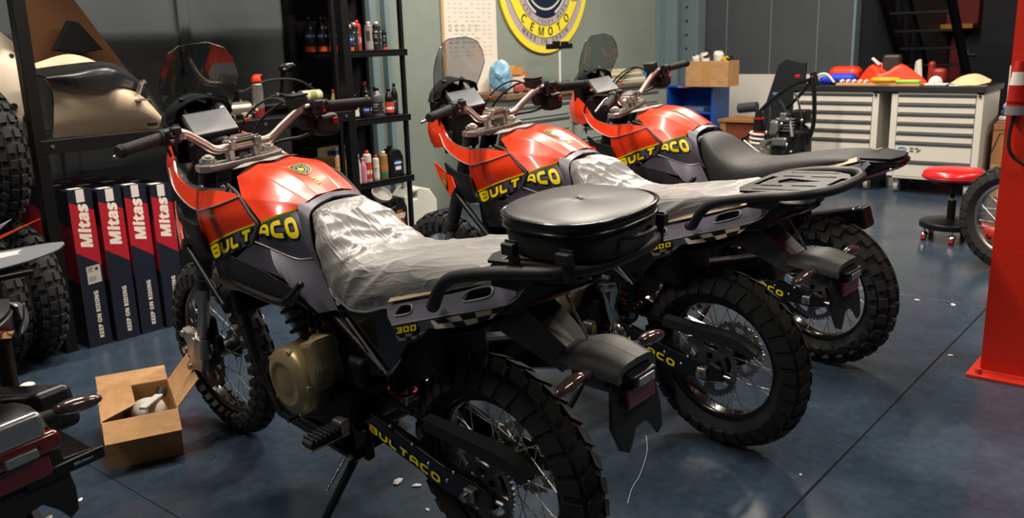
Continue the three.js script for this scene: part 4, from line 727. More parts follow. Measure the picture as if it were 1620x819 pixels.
{ const c = thing('starter_motor', 'silver cylinder motor with end caps lying beside the red-capped spray can', 'motor', [2.985, 1.045, -4.60], .1);
  part('barrel', rod([-.10, .055, 0], [.10, .055, 0], .045, .045, 22), mat(0xa39f90, .3, .8), c); part('end_cap', [rod([-.12, .055, 0], [-.10, .055, 0], .04, .05, 22), rod([.10, .055, 0], [.125, .055, 0], .05, .03, 22), rod([-.16, .055, 0], [-.12, .055, 0], .014, .014, 10)], M.steel, c);
  part('lug', [box(.04, .03, .03, -.06, .015, .05, .006), box(.05, .02, .05, .06, .012, .03, .006), rod([-.02, .10, 0], [-.02, .115, 0], .008, .008, 8), rod([.06, .10, 0], [.06, .112, 0], .008, .008, 8)], M.alu, c); }
{ const c = thing('wiring_loom', 'black wiring loom coiled behind the spray can on the rack shelf', 'wiring', [3.4, 1.045, -4.72]);
  part('cable', [tube([[-.28, .16, .06], [-.1, .21, .05], [.1, .20, .06], [.25, .12, .05], [.34, .02, .06]], .008, 40, 6), tube([[-.2, .05, .02], [-.05, .12, .04], [.12, .10, .03], [.22, .17, .04]], .007, 40, 6), tube([[-.3, .03, 0], [-.1, .06, .08], [.15, .04, .06], [.3, .08, .03]], .009, 40, 6)], M.rubber, c);
  part('junction_box', [box(.16, .10, .12, -.08, .05, .0, .01), box(.12, .09, .10, .12, .045, -.02, .01), box(.08, .16, .08, -.25, .08, -.04, .012)], M.engine, c); part('connector', [box(.02, .02, .02, -.06, .12, .06, .003), box(.02, .02, .02, .06, .12, .06, .003), box(.025, .02, .02, .02, .06, .07, .003)], M.steel, c); }
{ const c = thing('relay_box', 'small black box with bright edges on the rack shelf beside the cream filter', 'box', [3.40, 1.045, -4.55], .2); part('case', box(.10, .10, .06, 0, .05, 0, .004), M.engine, c); part('edge_frame', [bx(-.052, -.046, 0, .10, .028, .034), bx(.046, .052, 0, .10, .028, .034), bx(-.052, .052, .096, .102, .028, .034)], M.steel, c); }
{ const c = thing('fuel_filter', 'cream cylindrical filter with green and orange print on the rack shelf', 'filter', [3.56, 1.055, -4.62], .15);
  part('body', rod([-.08, .09, 0], [.08, .09, 0], .036, .036, 22), mat(0xcfc7a6, .45), c); part('end_cap', [rod([-.095, .09, 0], [-.08, .09, 0], .025, .038, 20), rod([.08, .09, 0], [.095, .09, 0], .038, .025, 20)], M.steel, c); part('print_band', [rod([-.03, .0895, 0], [.03, .0895, 0], .0364, .0364, 22)], mat(0x7f8f3a, .5), c); part('cradle', [box(.15, .06, .07, 0, .02, 0, .006)], M.frame, c); }
{ // hanging hook on the rear post
  const c = thing('steering_stem', 'black steering stem part hanging at the rear post of the rack', 'stem', [3.55, 1.045, -4.86]); part('stem', [rod([0, 0, 0], [.02, .25, 0], .05, .035, 14)], M.frame, c); part('ring', [new THREE.TorusGeometry(.045, .014, 8, 20).rotateX(1.2).translate(.022, .28, .01)], M.chrome, c); }
// bottle shelf
const SH = [1.41, .965, .535, .12];
{ const s = thing('bottle_shelf', 'narrow black shelf unit full of oil bottles and spray cans by the grey wall', 'shelf unit', [4.07, 0, -4.78]);
  for (const [x, z] of [[-.32, -.20], [.29, -.20], [.29, .18], [-.325, .205]]) part('post', bx(x - .014, x + .014, 0, 2.2, z - .014, z + .014, .002), M.frame, s);
  for (const y of [...SH, 1.86]) part('shelf_tray', [bx(-.34, .31, y - .006, y, -.215, .215), bx(-.34, .31, y - .04, y + .004, .20, .215, .002), bx(-.34, .31, y - .04, y + .004, -.215, -.20, .002), bx(.295, .31, y - .04, y + .004, -.215, .215, .002), bx(-.34, -.325, y - .04, y + .004, -.215, .215, .002)], M.frame, s);
  part('back_sheet', bx(-.33, .30, .1, 2.1, -.222, -.216), M.engine, s); }
function bottle(name, label, x, y, z, h, r, body, cap, band, o = {}) {
  const b = thing(name, label, o.cat || 'bottle', [x, y, z], o.turn || 0, o.group);
  const sq = o.sq ? (g) => g.scale(1, 1, .62) : (g) => g;
  part('body', sq(lathe(o.can ? [[0, 0], [r, 0], [r, h * .84], [r * .82, h * .88], [r * .55, h * .90], [0, h * .9]] : [[0, 0], [r * .95, 0], [r, h * .03], [r, h * .62], [r * .8, h * .74], [r * .42, h * .84], [r * .4, h * .9], [0, h * .9]], 18)), body, b);
  part('cap', sq(lathe([[0, h * .89], [r * (o.can ? .5 : .46), h * .89], [r * (o.can ? .46 : .46), h], [0, h]], 14)), cap, b);
  if (band) part('label_band', sq(lathe([[r + .001, h * (o.b0 ?? .12)], [r + .001, h * (o.b1 ?? .5)]], 18)), band, b);
  if (o.band2) part('base_band', sq(lathe([[r + .0012, h * .02], [r + .0012, h * .16]], 18)), o.band2, b);
  return b;
}
const lab = (bg, f) => mat(0xffffff, .45, 0, { map: canvas(256, 128, (c) => { c.fillStyle = bg; c.fillRect(0, 0, 256, 128); for (let k = 0; k < 4; k++) { c.save(); c.translate(k * 64, 0); f(c); c.restore(); } }) });
const LB = { blue: lab('#0c0e14', (c) => { c.fillStyle = '#1d4fa8'; c.beginPath(); c.ellipse(32, 60, 26, 34, 0, 0, 7); c.fill(); c.fillStyle = '#d9d6d0'; c.fillRect(10, 54, 44, 12); }), white: lab('#d6d0c6', (c) => { c.fillStyle = '#333'; c.fillRect(8, 30, 44, 8); c.fillRect(8, 48, 34, 5); c.fillRect(8, 60, 40, 5); }), dark: lab('#1c1e22', (c) => { c.fillStyle = '#a9a6a0'; c.fillRect(10, 20, 36, 10); c.fillRect(10, 44, 26, 5); c.fillRect(10, 56, 30, 5); c.fillRect(10, 90, 30, 5); }), redw: lab('#b43a2c', (c) => { c.fillStyle = '#e2ddd2'; c.fillRect(6, 60, 50, 30); }), earth: lab('#8a6a3a', (c) => { c.fillStyle = '#2f6b4a'; c.fillRect(0, 90, 64, 38); c.fillStyle = '#c46a2a'; c.fillRect(6, 30, 44, 30); }), grey: lab('#8a8a88', (c) => { c.fillStyle = '#3b3b3d'; c.fillRect(8, 20, 40, 60); }) };
const MB = { black: mat(0x0d0e11, .3), orange: mat(0xc2501c, .4), white: mat(0xc9c6bd, .45), redCap: mat(0xcc2a12, .4), grey: mat(0x8c8c8c, .35, .5), pink: mat(0xc77c9a, .5), clear: mat(0x4a4c50, .25) };
{ const g1 = 'black oil bottles with orange bases on the top shelf';
  [[3.785, -4.87], [3.865, -4.85], [3.94, -4.90], [3.955, -4.81]].forEach(([x, z], i) => bottle('oil_bottle', 'black oil bottle with round blue label and orange base on the top bottle shelf', x, SH[0], z, .23, .034, MB.black, MB.black, LB.blue, { b0: .3, b1: .6, band2: MB.orange, group: g1 }));
  const top = [[3.93, -4.63, .17, .022, MB.black, MB.white, LB.blue, 'slim white-capped can with blue print and orange base'], [3.99, -4.66, .185, .03, MB.black, MB.white, LB.dark, 'dark spray can with white nozzle beside the red-capped cluster'], [4.05, -4.70, .20, .028, MB.redCap, MB.redCap, LB.redw, 'red spray can with broad red cap on the top bottle shelf'], [4.11, -4.65, .19, .028, MB.grey, MB.white, LB.grey, 'grey spray can with white nozzle on the top bottle shelf'], [4.19, -4.66, .19, .029, MB.black, MB.white, LB.dark, 'black spray can with white nozzle on the top bottle shelf'], [4.27, -4.67, .14, .016, MB.black, MB.black, LB.dark, 'thin black tube with orange foot at the end of the top bottle shelf'], [4.02, -4.75, .20, .03, MB.redCap, MB.redCap, LB.redw, 'red capped spray can behind the dark can on the top bottle shelf']];
  for (const [x, z, h, r, a, c, l, t] of top) bottle('spray_can', t, x, SH[0], z, h, r, a, c, l, { can: 1, b0: .05, b1: .8, cat: 'spray can', band2: x < 3.95 || x > 4.25 ? MB.orange : null });
  const second = [[3.95, -4.66, .16, .03, MB.black, MB.black, LB.white, 'dark bottle with white label, first on the second bottle shelf'], [4.04, -4.64, .18, .035, MB.black, MB.black, LB.blue, 'black bottle with blue and orange label on the second bottle shelf'], [4.10, -4.72, .24, .035, MB.black, MB.redCap, LB.dark, 'trigger bottle with a red head on the second bottle shelf'], [4.17, -4.68, .20, .045, MB.clear, MB.black, LB.dark, 'wide grey jar with dark lid on the second bottle shelf'], [4.25, -4.64, .19, .03, MB.black, MB.black, LB.redw, 'black bottle with red and white label on the second bottle shelf'], [4.32, -4.66, .22, .024, MB.black, MB.black, LB.dark, 'slim black trigger bottle at the end of the second bottle shelf'], [3.86, -4.76, .20, .02, mat(0x9a9a5a, .5), MB.redCap, null, 'slim olive tube with red cap on the second bottle shelf']];
  for (const [x, z, h, r, a, c, l, t] of second) bottle('bottle', t, x, SH[1], z, h, r, a, c, l, {});
  const third = [[3.90, -4.60, .20, .014, MB.white, MB.white, null, 'thin white tube at the front of the third bottle shelf', 0], [3.945, -4.61, .17, .024, MB.pink, MB.pink, null, 'pink plastic tube on the third bottle shelf', 0], [4.02, -4.65, .21, .03, MB.white, MB.redCap, LB.redw, 'larger white and red spray can with red cap on the third bottle shelf', 1], [4.09, -4.64, .17, .022, MB.white, MB.redCap, LB.white, 'smaller white spray can with red cap on the third bottle shelf', 1], [4.17, -4.65, .19, .03, mat(0x8a6a3a, .4), MB.white, LB.earth, 'brown and green spray can on the third bottle shelf', 1]];
  for (const [x, z, h, r, a, c, l, t, can] of third) bottle(can ? 'spray_can' : 'tube', t, x, SH[2], z, h, r, a, c, l, { can, b0: .08, b1: .62, cat: can ? 'spray can' : 'tube' }); }
// square oil jugs
function jug(label, pos, w, h, d, body, capM, map, turn = 0) {
  const j = thing('oil_jug', label, 'jug', pos, turn);
  part('body', [prism([[-w / 2, 0], [w / 2, 0], [w / 2, h * .62], [w * .30, h * .84], [w * .02, h * .90], [-w * .30, h * .90], [-w / 2, h * .74]], -d / 2, d / 2, .012, [[[-w * .36, h * .66], [-w * .30, h * .80], [-w * .10, h * .82], [-w * .12, h * .70]]])], body, j);
  part('cap', [rod([-w * .2, h * .88, 0], [-w * .2, h, 0], w * .14, w * .14, 16)], capM, j);
  if (map) part('front_label', uvQuad([[-w * .34, h * .10, d / 2 + .002], [w * .40, h * .10, d / 2 + .002], [w * .40, h * .58, d / 2 + .002], [-w * .34, h * .58, d / 2 + .002]]), mat(0xffffff, .4, 0, { map }), j);
  return j;
}
jug('black oil jug with blue and white label on the third bottle shelf', [4.27, SH[2], -4.66], .13, .22, .09, MB.black, MB.black, canvas(128, 128, (c) => { c.fillStyle = '#15181f'; c.fillRect(0, 0, 128, 128); c.fillStyle = '#2457a8'; c.beginPath(); c.ellipse(64, 36, 50, 22, 0, 0, 7); c.fill(); c.fillStyle = '#d5d2cc'; c.fillRect(22, 28, 84, 14); c.fillRect(30, 66, 70, 30); }));
jug('black oil jug with orange glow, 8100 and red brand label on the lowest bottle shelf', [4.235, SH[3], -4.66], .19, .31, .12, MB.black, MB.black, canvas(256, 256, (c) => { c.fillStyle = '#100c0a'; c.fillRect(0, 0, 256, 256); c.fillStyle = '#8a4524'; c.beginPath(); c.moveTo(90, 0); c.lineTo(190, 0); c.lineTo(230, 256); c.lineTo(60, 256); c.fill(); c.fillStyle = '#e8e2d6'; c.font = 'italic bold 92px sans-serif'; c.fillText('8100', 24, 108); c.font = 'bold 24px sans-serif'; c.fillText('X-CESS', 30, 142); c.fillStyle = '#c22a1e'; c.fillRect(10, 168, 220, 52); c.fillStyle = '#efe9df'; c.font = 'bold 44px sans-serif'; c.fillText('MOTUL', 30, 210); }));
jug('black oil jug beside the larger labelled jug on the lowest bottle shelf', [4.02, SH[3], -4.70], .16, .29, .12, MB.black, MB.black, LB.dark.map);
jug('translucent white canister standing on the floor behind the bottle shelf', [4.80, .0, -5.02], .30, .40, .20, mat(0xd3d8cc, .4), mat(0xcfd2d0, .5), null, -.2);
single('funnel', [lathe([[.008, 0], [.012, .10], [.07, .16], [.074, .18], [.068, .18]], 20).rotateX(.6)], mat(0xb9b7b0, .5), 'white funnel lying on the lowest bottle shelf', 'funnel', [4.02, SH[3] + .19, -4.62]);
{ const c1 = single('small_carton', box(.22, .07, .16, 0, .035, 0, .003), mat(0xb58a52, .8), 'brown flat carton under the blue-banded carton', 'carton', [3.80, .66, -4.74], .35); 
  const c2 = thing('small_carton', 'pale carton with a blue band on top of the brown flat carton', 'carton', [3.80, .73, -4.74], .5); part('body', box(.20, .06, .13, 0, .03, 0, .003), mat(0xc7b38c, .8), c2); part('blue_band', box(.202, .03, .06, 0, .03, .037), mat(0x1b3f7d, .6), c2);
  single('small_carton', box(.26, .12, .20, 0, .06, 0, .003), mat(0x9d8a3c, .8), 'yellow carton at the bottom of the small carton stack', 'carton', [3.80, .536, -4.74], .2); }
// open cardboard box on the floor
{ const kraft = dataTex(256, (x, y) => { const k = .88 + .24 * fbm(x, y, [6, 30, 120, 256]); return [184 * k, 142 * k, 98 * k]; }, true); M.kraft = mat(0xffffff, .85, 0, { map: kraft });
  const W = .255, Dp = .335, H = .18, t = .004;
  const b = thing('cardboard_box', 'open cardboard box with raised flaps standing on the floor', 'box', [1.457, 0, -3.08], -.41);
  part('bottom', bx(-W / 2, W / 2, 0, t, -Dp / 2, Dp / 2), M.kraft, b);
  for (const s of [-1, 1]) { part('wall', bx(s * W / 2 - t / 2, s * W / 2 + t / 2, 0, H, -Dp / 2, Dp / 2), M.kraft, b); part('wall', bx(-W / 2, W / 2, 0, H, s * Dp / 2 - t / 2, s * Dp / 2 + t / 2), M.kraft, b); }
  const flap = (w, d, fx, pos, rot) => { const m = part('flap', box(w, t, d, fx[0] * w / 2, 0, fx[1] * d / 2, .001), M.kraft, b); m.position.set(...pos); m.rotation.set(...rot); };
  flap(W, .09, [0, 1], [0, H, Dp / 2], [.70, 0, 0]);           // front flap folded down
  flap(W, .09, [0, -1], [0, H, -Dp / 2], [.35, 0, 0]);        // back flap
  flap(.125, Dp * .95, [1, 0], [W / 2, H, 0], [0, 0, .85]);       // right flap standing up
  flap(.125, Dp * .95, [1, 0], [-W / 2, H, .0], [0, 0, .35]);   // left flap half closed
  const p = thing('lamp_part', 'small white rimmed part inside the open cardboard box', 'part', [1.49, .075, -3.06], .6); part('shell', lathe([[0, 0], [.05, .0], [.065, .05], [.05, .09], [0, .1]], 20), M.whitePaint, p); part('handle', [box(.13, .012, .03, -.03, .105, .03, .004)], mat(0xcfd0cd, .4), p); part('end', [rod([.04, .10, .03], [.06, .12, .03], .02, .02, 12)], M.plastic, p);
  single('parts_bag', [new THREE.SphereGeometry(.07, 16, 12).scale(1, .55, 1.3)], mat(0xb9b4ab, .6), 'pale crumpled bag of parts inside the open cardboard box', 'bag', [1.40, .043, -3.06]); single('black_part', [box(.08, .10, .12, 0, .05, 0, .02)], M.plastic, 'black plastic part inside the open cardboard box', 'part', [1.50, .005, -3.17]); }
single('crumpled_wrapper', [new THREE.IcosahedronGeometry(.035, 1).scale(1, .4, .7).translate(0, .013, 0)], M.whitePaint, 'crumpled white wrapper on the floor in front of the knobby tyres', 'wrapper', [1.44, 0, -4.06]);
// litter on the floor
[[1.83, -2.07, .026], [1.85, -2.00, .018], [1.76, -1.86, .012], [1.11, -2.84, .014], [4.16, -.91, .014], [4.98, -1.10, .02], [4.97, -1.28, .016], [4.47, -1.32, .010], [2.68, -1.01, .008], [3.08, -2.49, .010]].forEach(([x, z, s]) => single('paper_scrap', [new THREE.IcosahedronGeometry(s, 0).scale(1, .25, .6).translate(0, s * .2, 0)], M.whitePaint, 'small white scrap lying on the blue-grey floor', 'scrap', [x, 0, z], rr(0, 3), 'white scraps scattered on the floor'));
single('thread', tube([[2.63, .004, -1.58], [2.52, .004, -1.51], [2.36, .004, -1.44], [2.26, .004, -1.41], [2.17, .004, -1.37]], .0012, 30, 4), M.whitePaint, 'pale thread lying on the floor under the number plate holder', 'thread');
// ---------------------------------------------------------------- bench wall
{ const wood = dataTex(256, (x, y) => { const k = .8 + .4 * fbm(x * 1, y, [3, 40, 128]); return [120 * k, 92 * k, 66 * k]; }, true);
  const drawerM = mat(0x8f9692, .5, .1), slot = mat(0x4b5250, .6);
  const b = thing('workbench', 'grey metal workbench with worn wooden top and drawers under the round sign', 'workbench', [6.35, 0, -5.2]);
  part('worktop', planar(bx(-.50, .52, .955, 1.0, -.28, .29, .006), 1), mat(0xffffff, .7, 0, { map: wood }), b);
  part('carcass', bx(-.46, .50, .0, .955, -.27, .25, .004), drawerM, b);
  for (let k = 0; k < 6; k++) { const y = .10 + k * .135; part('drawer', bx(-.40, .44, y, y + .12, .25, .265, .004), drawerM, b); part('drawer_grip', bx(-.40, .44, y + .092, y + .112, .265, .275, .003), slot, b); }
  const c = thing('drawer_cabinet', 'grey drawer cabinet with papers on top between the round sign and the corner column', 'cabinet', [7.72, 0, -5.2]);
  part('worktop', bx(-.80, .93, .955, .99, -.28, .28, .006), mat(0x5a5650, .6), c); part('carcass', bx(-.78, .91, 0, .955, -.27, .24, .004), drawerM, c);
  for (let q = 0; q < 2; q++) for (let k = 0; k < 6; k++) { const y = .10 + k * .135, x0 = -.70 + q * .74; part('drawer', bx(x0, x0 + .66, y, y + .12, .24, .255, .004), drawerM, c); part('drawer_grip', bx(x0, x0 + .66, y + .092, y + .112, .255, .265, .003), slot, c); }
  const rad = thing('ribbed_panel', 'upright grey ribbed metal panel between the workbench and the drawer cabinet', 'panel', [6.90, 0, -4.97]); part('sheet', bx(-.015, .02, 0, .92, -.02, .02), drawerM, rad); for (let k = 0; k < 3; k++) part('rib', bx(-.02 + k * .014, -.012 + k * .014, 0, .92, .02, .032, .003), drawerM, rad);
}
{ // wall sheet
  const t = canvas(512, 700, (c, w, h) => { c.fillStyle = '#d8d3c8'; c.fillRect(0, 0, w, h); c.fillStyle = '#a9a49b'; for (let r = 0; r < 26; r++) for (let k = 0; k < 8; k++) if ((r * 7 + k * 3) % 5) c.fillRect(50 + k * 54, 20 + r * 20, 26 + ((r * k) % 12), 4); c.strokeStyle = '#8d8880'; c.lineWidth = 4; for (let k = 0; k < 5; k++) { c.strokeRect(60 + k * 60, 380, 18, 26); c.strokeRect(60 + k * 60, 440, 26, 20); } c.fillStyle = '#c39a5c'; c.fillRect(0, 0, 20, h); });
  const s = thing('wall_chart', 'tall white sheet of faint figures fixed to the grey wall beside the round sign', 'wall chart', [6.05, 0, -5.49]); part('sheet', [bx(-.36, .36, 1.0, 2.3, 0, .006)], M.whitePaint, s); part('print', uvQuad([[-.36, 1.0, .008], [.36, 1.0, .008], [.36, 2.3, .008], [-.36, 2.3, .008]]), mat(0xffffff, .6, 0, { map: t }), s); }
{ // round sign
  const t = canvas(1024, 1024, (c) => {
    const ring = (r, f) => { c.fillStyle = f; c.beginPath(); c.arc(512, 512, r, 0, 7); c.fill(); };
    ring(512, '#e6d63c'); ring(464, '#a9a0a3');
    c.fillStyle = '#e6d63c'; c.strokeStyle = '#3a352a'; c.lineWidth = 5; const tip = (r, a) => [512 + r * Math.cos(a), 512 + r * Math.sin(a)];
    c.beginPath(); c.arc(512, 512, 408, .50, Math.PI - .50); c.lineTo(...tip(418, Math.PI - .36)); c.lineTo(...tip(352, Math.PI - .45)); c.lineTo(...tip(322, Math.PI - .33)); c.arc(512, 512, 324, Math.PI - .44, .44, true); c.lineTo(...tip(322, .33)); c.lineTo(...tip(352, .45)); c.lineTo(...tip(418, .36)); c.closePath(); c.fill(); c.stroke();
    ring(275, '#101c33'); c.strokeStyle = '#c9c6c2'; c.lineWidth = 14; c.beginPath(); c.arc(512, 500, 225, .1, Math.PI - .1); c.stroke(); c.lineWidth = 20; c.lineCap = 'round'; c.beginPath(); c.arc(512, 512, 258, .55, 1.1); c.stroke(); c.beginPath(); c.arc(512, 512, 258, Math.PI - 1.1, Math.PI - .55); c.stroke();
    const arc = (txt, r, size, a1, col) => { c.fillStyle = col; c.font = 'bold ' + size + 'px sans-serif'; c.textAlign = 'center'; c.textBaseline = 'middle'; const n = txt.length; for (let i = 0; i < n; i++) { const a = Math.PI - a1 + (2 * a1 - Math.PI) * i / (n - 1); c.save(); c.translate(512 + r * Math.cos(a), 512 + r * Math.sin(a)); c.rotate(a - Math.PI / 2); c.fillText(txt[i], 0, 0); c.restore(); } };
    arc('CEMOTO', 366, 84, .84, '#2a2723'); arc('MADE IN SPAIN', 432, 46, .97, '#2d2a2c'); arc('REG. TRADE MARK', 299, 36, .68, '#3a3738'); });
  const s = thing('round_sign', 'big round yellow, grey and navy wall sign reading CEMOTO, MADE IN SPAIN', 'sign', [7.15, 2.04, -5.495]); part('disc', rod([0, 0, 0], [0, 0, .018], .72, .72, 64), mat(0xe6d63c, .5), s); part('print', new THREE.CircleGeometry(.72, 64).translate(0, 0, .0195), mat(0xffffff, .5, 0, { map: t }), s); }
// on the benches
{ const st = thing('bench_stand', 'thin white pole with a black crosshead standing on the drawer cabinet', 'stand', [7.0, 1.0, -5.2]); part('pole', rod([0, 0, 0], [0, .37, 0], .011, .011, 10), M.whitePaint, st); part('crosshead', [box(.36, .03, .05, 0, .375, 0, .008), box(.06, .07, .06, -.05, .40, 0, .008), box(.05, .06, .06, .08, .40, 0, .008), box(.06, .05, .06, -.15, .385, 0, .008), box(.06, .05, .06, .15, .385, 0, .008)], M.frame, st); part('foot', box(.12, .02, .12, 0, .01, 0, .004), M.frame, st);
  const bag = new THREE.IcosahedronGeometry(.12, 4); { const p = bag.attributes.position; for (let i = 0; i < p.count; i++) { const v = V(p.getX(i), p.getY(i), p.getZ(i)), n = 1 + .25 * pn.noise(v.x * 18, v.y * 18, v.z * 18); p.setXYZ(i, v.x * n, v.y * n * 1.15, v.z * n * .7); } bag.computeVertexNormals(); }
  single('blue_bag', bag, phys(0x8fc0dd, .35, { transmission: .3, thickness: 0 }), 'crumpled light blue plastic bag on the wooden workbench', 'bag', [6.0, 1.152, -5.1]);
  const ob = thing('opened_carton', 'opened white carton with brown inner flaps on the workbench', 'carton', [6.36, 1.0, -5.32], .2); part('body', [bx(-.14, .14, 0, .004, -.1, .1), bx(-.14, -.136, 0, .17, -.1, .1), bx(.136, .14, 0, .14, -.1, .1), bx(-.14, .14, 0, .16, -.1, -.096), bx(-.14, .14, 0, .13, .096, .1)], mat(0xcfc7ba, .7), ob); part('flap', [beam([-.13, .17, 0], [-.03, .23, 0], .2, .004), beam([.10, .14, 0], [.15, .21, 0], .18, .004)], mat(0xa9743c, .8), ob);
  const ob2 = thing('opened_carton', 'small open carton with brown flap beside the red tray on the workbench', 'carton', [6.70, 1.0, -5.35], -.1); part('body', box(.15, .09, .12, 0, .045, 0, .003), mat(0xcfc2ae, .7), ob2); part('flap', box(.13, .07, .004, 0, .12, -.06), mat(0x9a6534, .8), ob2);
  single('red_tray', [box(.46, .05, .22, 0, .025, 0, .006)], mat(0xb8574a, .5), 'long pale red tray lying on the workbench', 'tray', [6.45, 1.0, -5.05], .05);
  single('red_strip', [box(.40, .012, .10, 0, .006, 0, .003)], mat(0xd6301c, .45), 'bright red strip lying on the pale red tray', 'strip', [6.45, 1.05, -5.08], .05);
  for (let k = 0; k < 9; k++) single('bench_part', [k % 3 ? box(.05, .02, .03, 0, .01, 0, .004) : rod([0, 0, 0], [0, .025, 0], .016, .014, 10)], k % 2 ? M.steel : M.satin, 'small metal part on the front edge of the wooden workbench', 'part', [5.92 + k * .075, 1.0, -4.98 + rr(-.04, .02)], rr(0, 3), 'small parts on the workbench');
  single('air_grinder', [rod([-.13, .03, 0], [.10, .035, 0], .028, .034, 12), rod([.10, .035, 0], [.16, .035, 0], .02, .012, 10), box(.05, .06, .05, -.13, .03, 0, .01)], M.satin, 'dark hand tool lying beside the white pole', 'tool', [6.86, 1.0, -5.06], .1);
  for (let k = 0; k < 5; k++) single('hand_tool', [rod([-.10, .01, 0], [.08, .012, 0], .009, .011, 8), box(.03, .014, .03, .09, .012, 0, .003)], k % 2 ? M.steel : M.satin, 'hand tool lying on the drawer cabinet near the white pole', 'tool', [7.14 + k * .10, .99, -5.14 + (k % 2) * .05], 1.3 + k * .12, 'hand tools beside the white pole');
  [[.0, 0xa9a48c], [.028, 0xd2cdbd], [.056, 0x8d8d6c], [.084, 0xd8d3c6], [.112, 0xb9b08a]].forEach(([y, c], i) => single('folder', [box(.50 - i * .03, .026, .32, 0, .013, 0, .004)], mat(c, .7), ['grey-green folder at the bottom of the paper pile', 'white folder second in the paper pile', 'olive folder in the middle of the paper pile', 'white folder fourth in the paper pile', 'cream folder on top of the paper pile'][i], 'folder', [7.98, .99 + y, -5.15], (i - 2) * .09, 'paper pile on the drawer cabinet'));
  single('blue_cloth', [box(.24, .07, .16, 0, .035, 0, .03), box(.14, .05, .12, .06, .08, 0, .02)], mat(0x1f6fc0, .7), 'folded blue cloth on the drawer cabinet beside the cardboard box of parts', 'cloth', [8.53, .99, -5.12], .3);
}
// blue shelf trolley in the corner with a carton of parts on top
{ const blue = mat(0x0d55b5, .45), x = 9.15;
  const s = thing('blue_shelf', 'blue open metal shelf trolley standing in the corner', 'shelf', [x, 0, -4.86]);
  for (const z of [-.28, .28]) part('side_panel', bx(-.20, .20, .06, .90, z - .012, z + .012, .004), blue, s);
  part('back_panel', bx(.185, .20, .06, .90, -.28, .28), blue, s);
  for (const y of [.08, .36, .60, .885]) part('shelf_board', bx(-.20, .20, y, y + .02, -.28, .28, .003), blue, s);
  part('price_strip', [bx(-.206, -.20, .885, .905, -.14, .04), bx(-.206, -.20, .60, .62, -.18, .04)], mat(0xb57f8a, .5), s);
  for (const [a, c] of [[-.17, -.25], [-.17, .25], [.17, -.25], [.17, .25]]) part('caster', rod([a, .035, c - .012], [a, .035, c + .012], .035, .035, 12), M.rubber, s);
  single('plastic_tray', [box(.26, .05, .32, 0, .025, 0, .006)], mat(0x6a86ae, .5), 'translucent tray lying on the middle board of the blue shelf', 'tray', [x, .62, -4.88]);
  const c = thing('parts_carton', 'brown cardboard box overflowing with white parts on the blue shelf', 'carton', [8.98, .905, -4.60]);
  const w = .26, d = .50, h = .27, m = M.kraft; part('wall', [bx(-w / 2, w / 2, 0, .004, -d / 2, d / 2)], m, c); for (const q of [-1, 1]) { part('wall', bx(q * w / 2 - .003, q * w / 2 + .003, 0, h, -d / 2, d / 2), m, c); part('wall', bx(-w / 2, w / 2, 0, h, q * d / 2 - .003, q * d / 2 + .003), m, c); } part('tape', bx(-w / 2 - .005, -w / 2 - .003, .0, h, -.06, .05), mat(0xb98c52, .4), c);
  for (const [px, py, pz, r, cl, l] of [[.0, .30, -.185, .062, 0xd9d6ce, 'small white cup in the overflowing cardboard box'], [.02, .34, .065, .078, 0xe2dfd8, 'large white roll in the overflowing cardboard box'], [-.02, .33, -.065, .07, 0xd5d2ca, 'white bracket in the overflowing cardboard box'], [.0, .29, .19, .06, 0xd9a21a, 'yellow roll in the overflowing cardboard box']]) { const t = thing('white_part', l, 'part', [8.98 + px, .905 + py - .12, -4.60 + pz], rr(0, 3)); part('shell', [lathe([[r * .5, 0], [r * .7, .0], [r * .72, .12], [r * .6, .15], [r * .5, .12], [r * .5, 0]], 16).rotateZ(rr(-.3, .3))], mat(cl, .5), t); part('rim', [new THREE.TorusGeometry(r * .64, .012, 6, 18).rotateX(rr(.8, 1.6)).translate(0, .13, 0)], M.plastic, t); }
  const bb = thing('battery', 'black battery with white label on the drawer cabinet beside the brown carton', 'battery', [8.40, .99, -4.98]); part('case', box(.18, .12, .10, 0, .06, 0, .006), M.plastic, bb); part('label_band', box(.10, .04, .102, .02, .05, 0), M.whitePaint, bb);
}
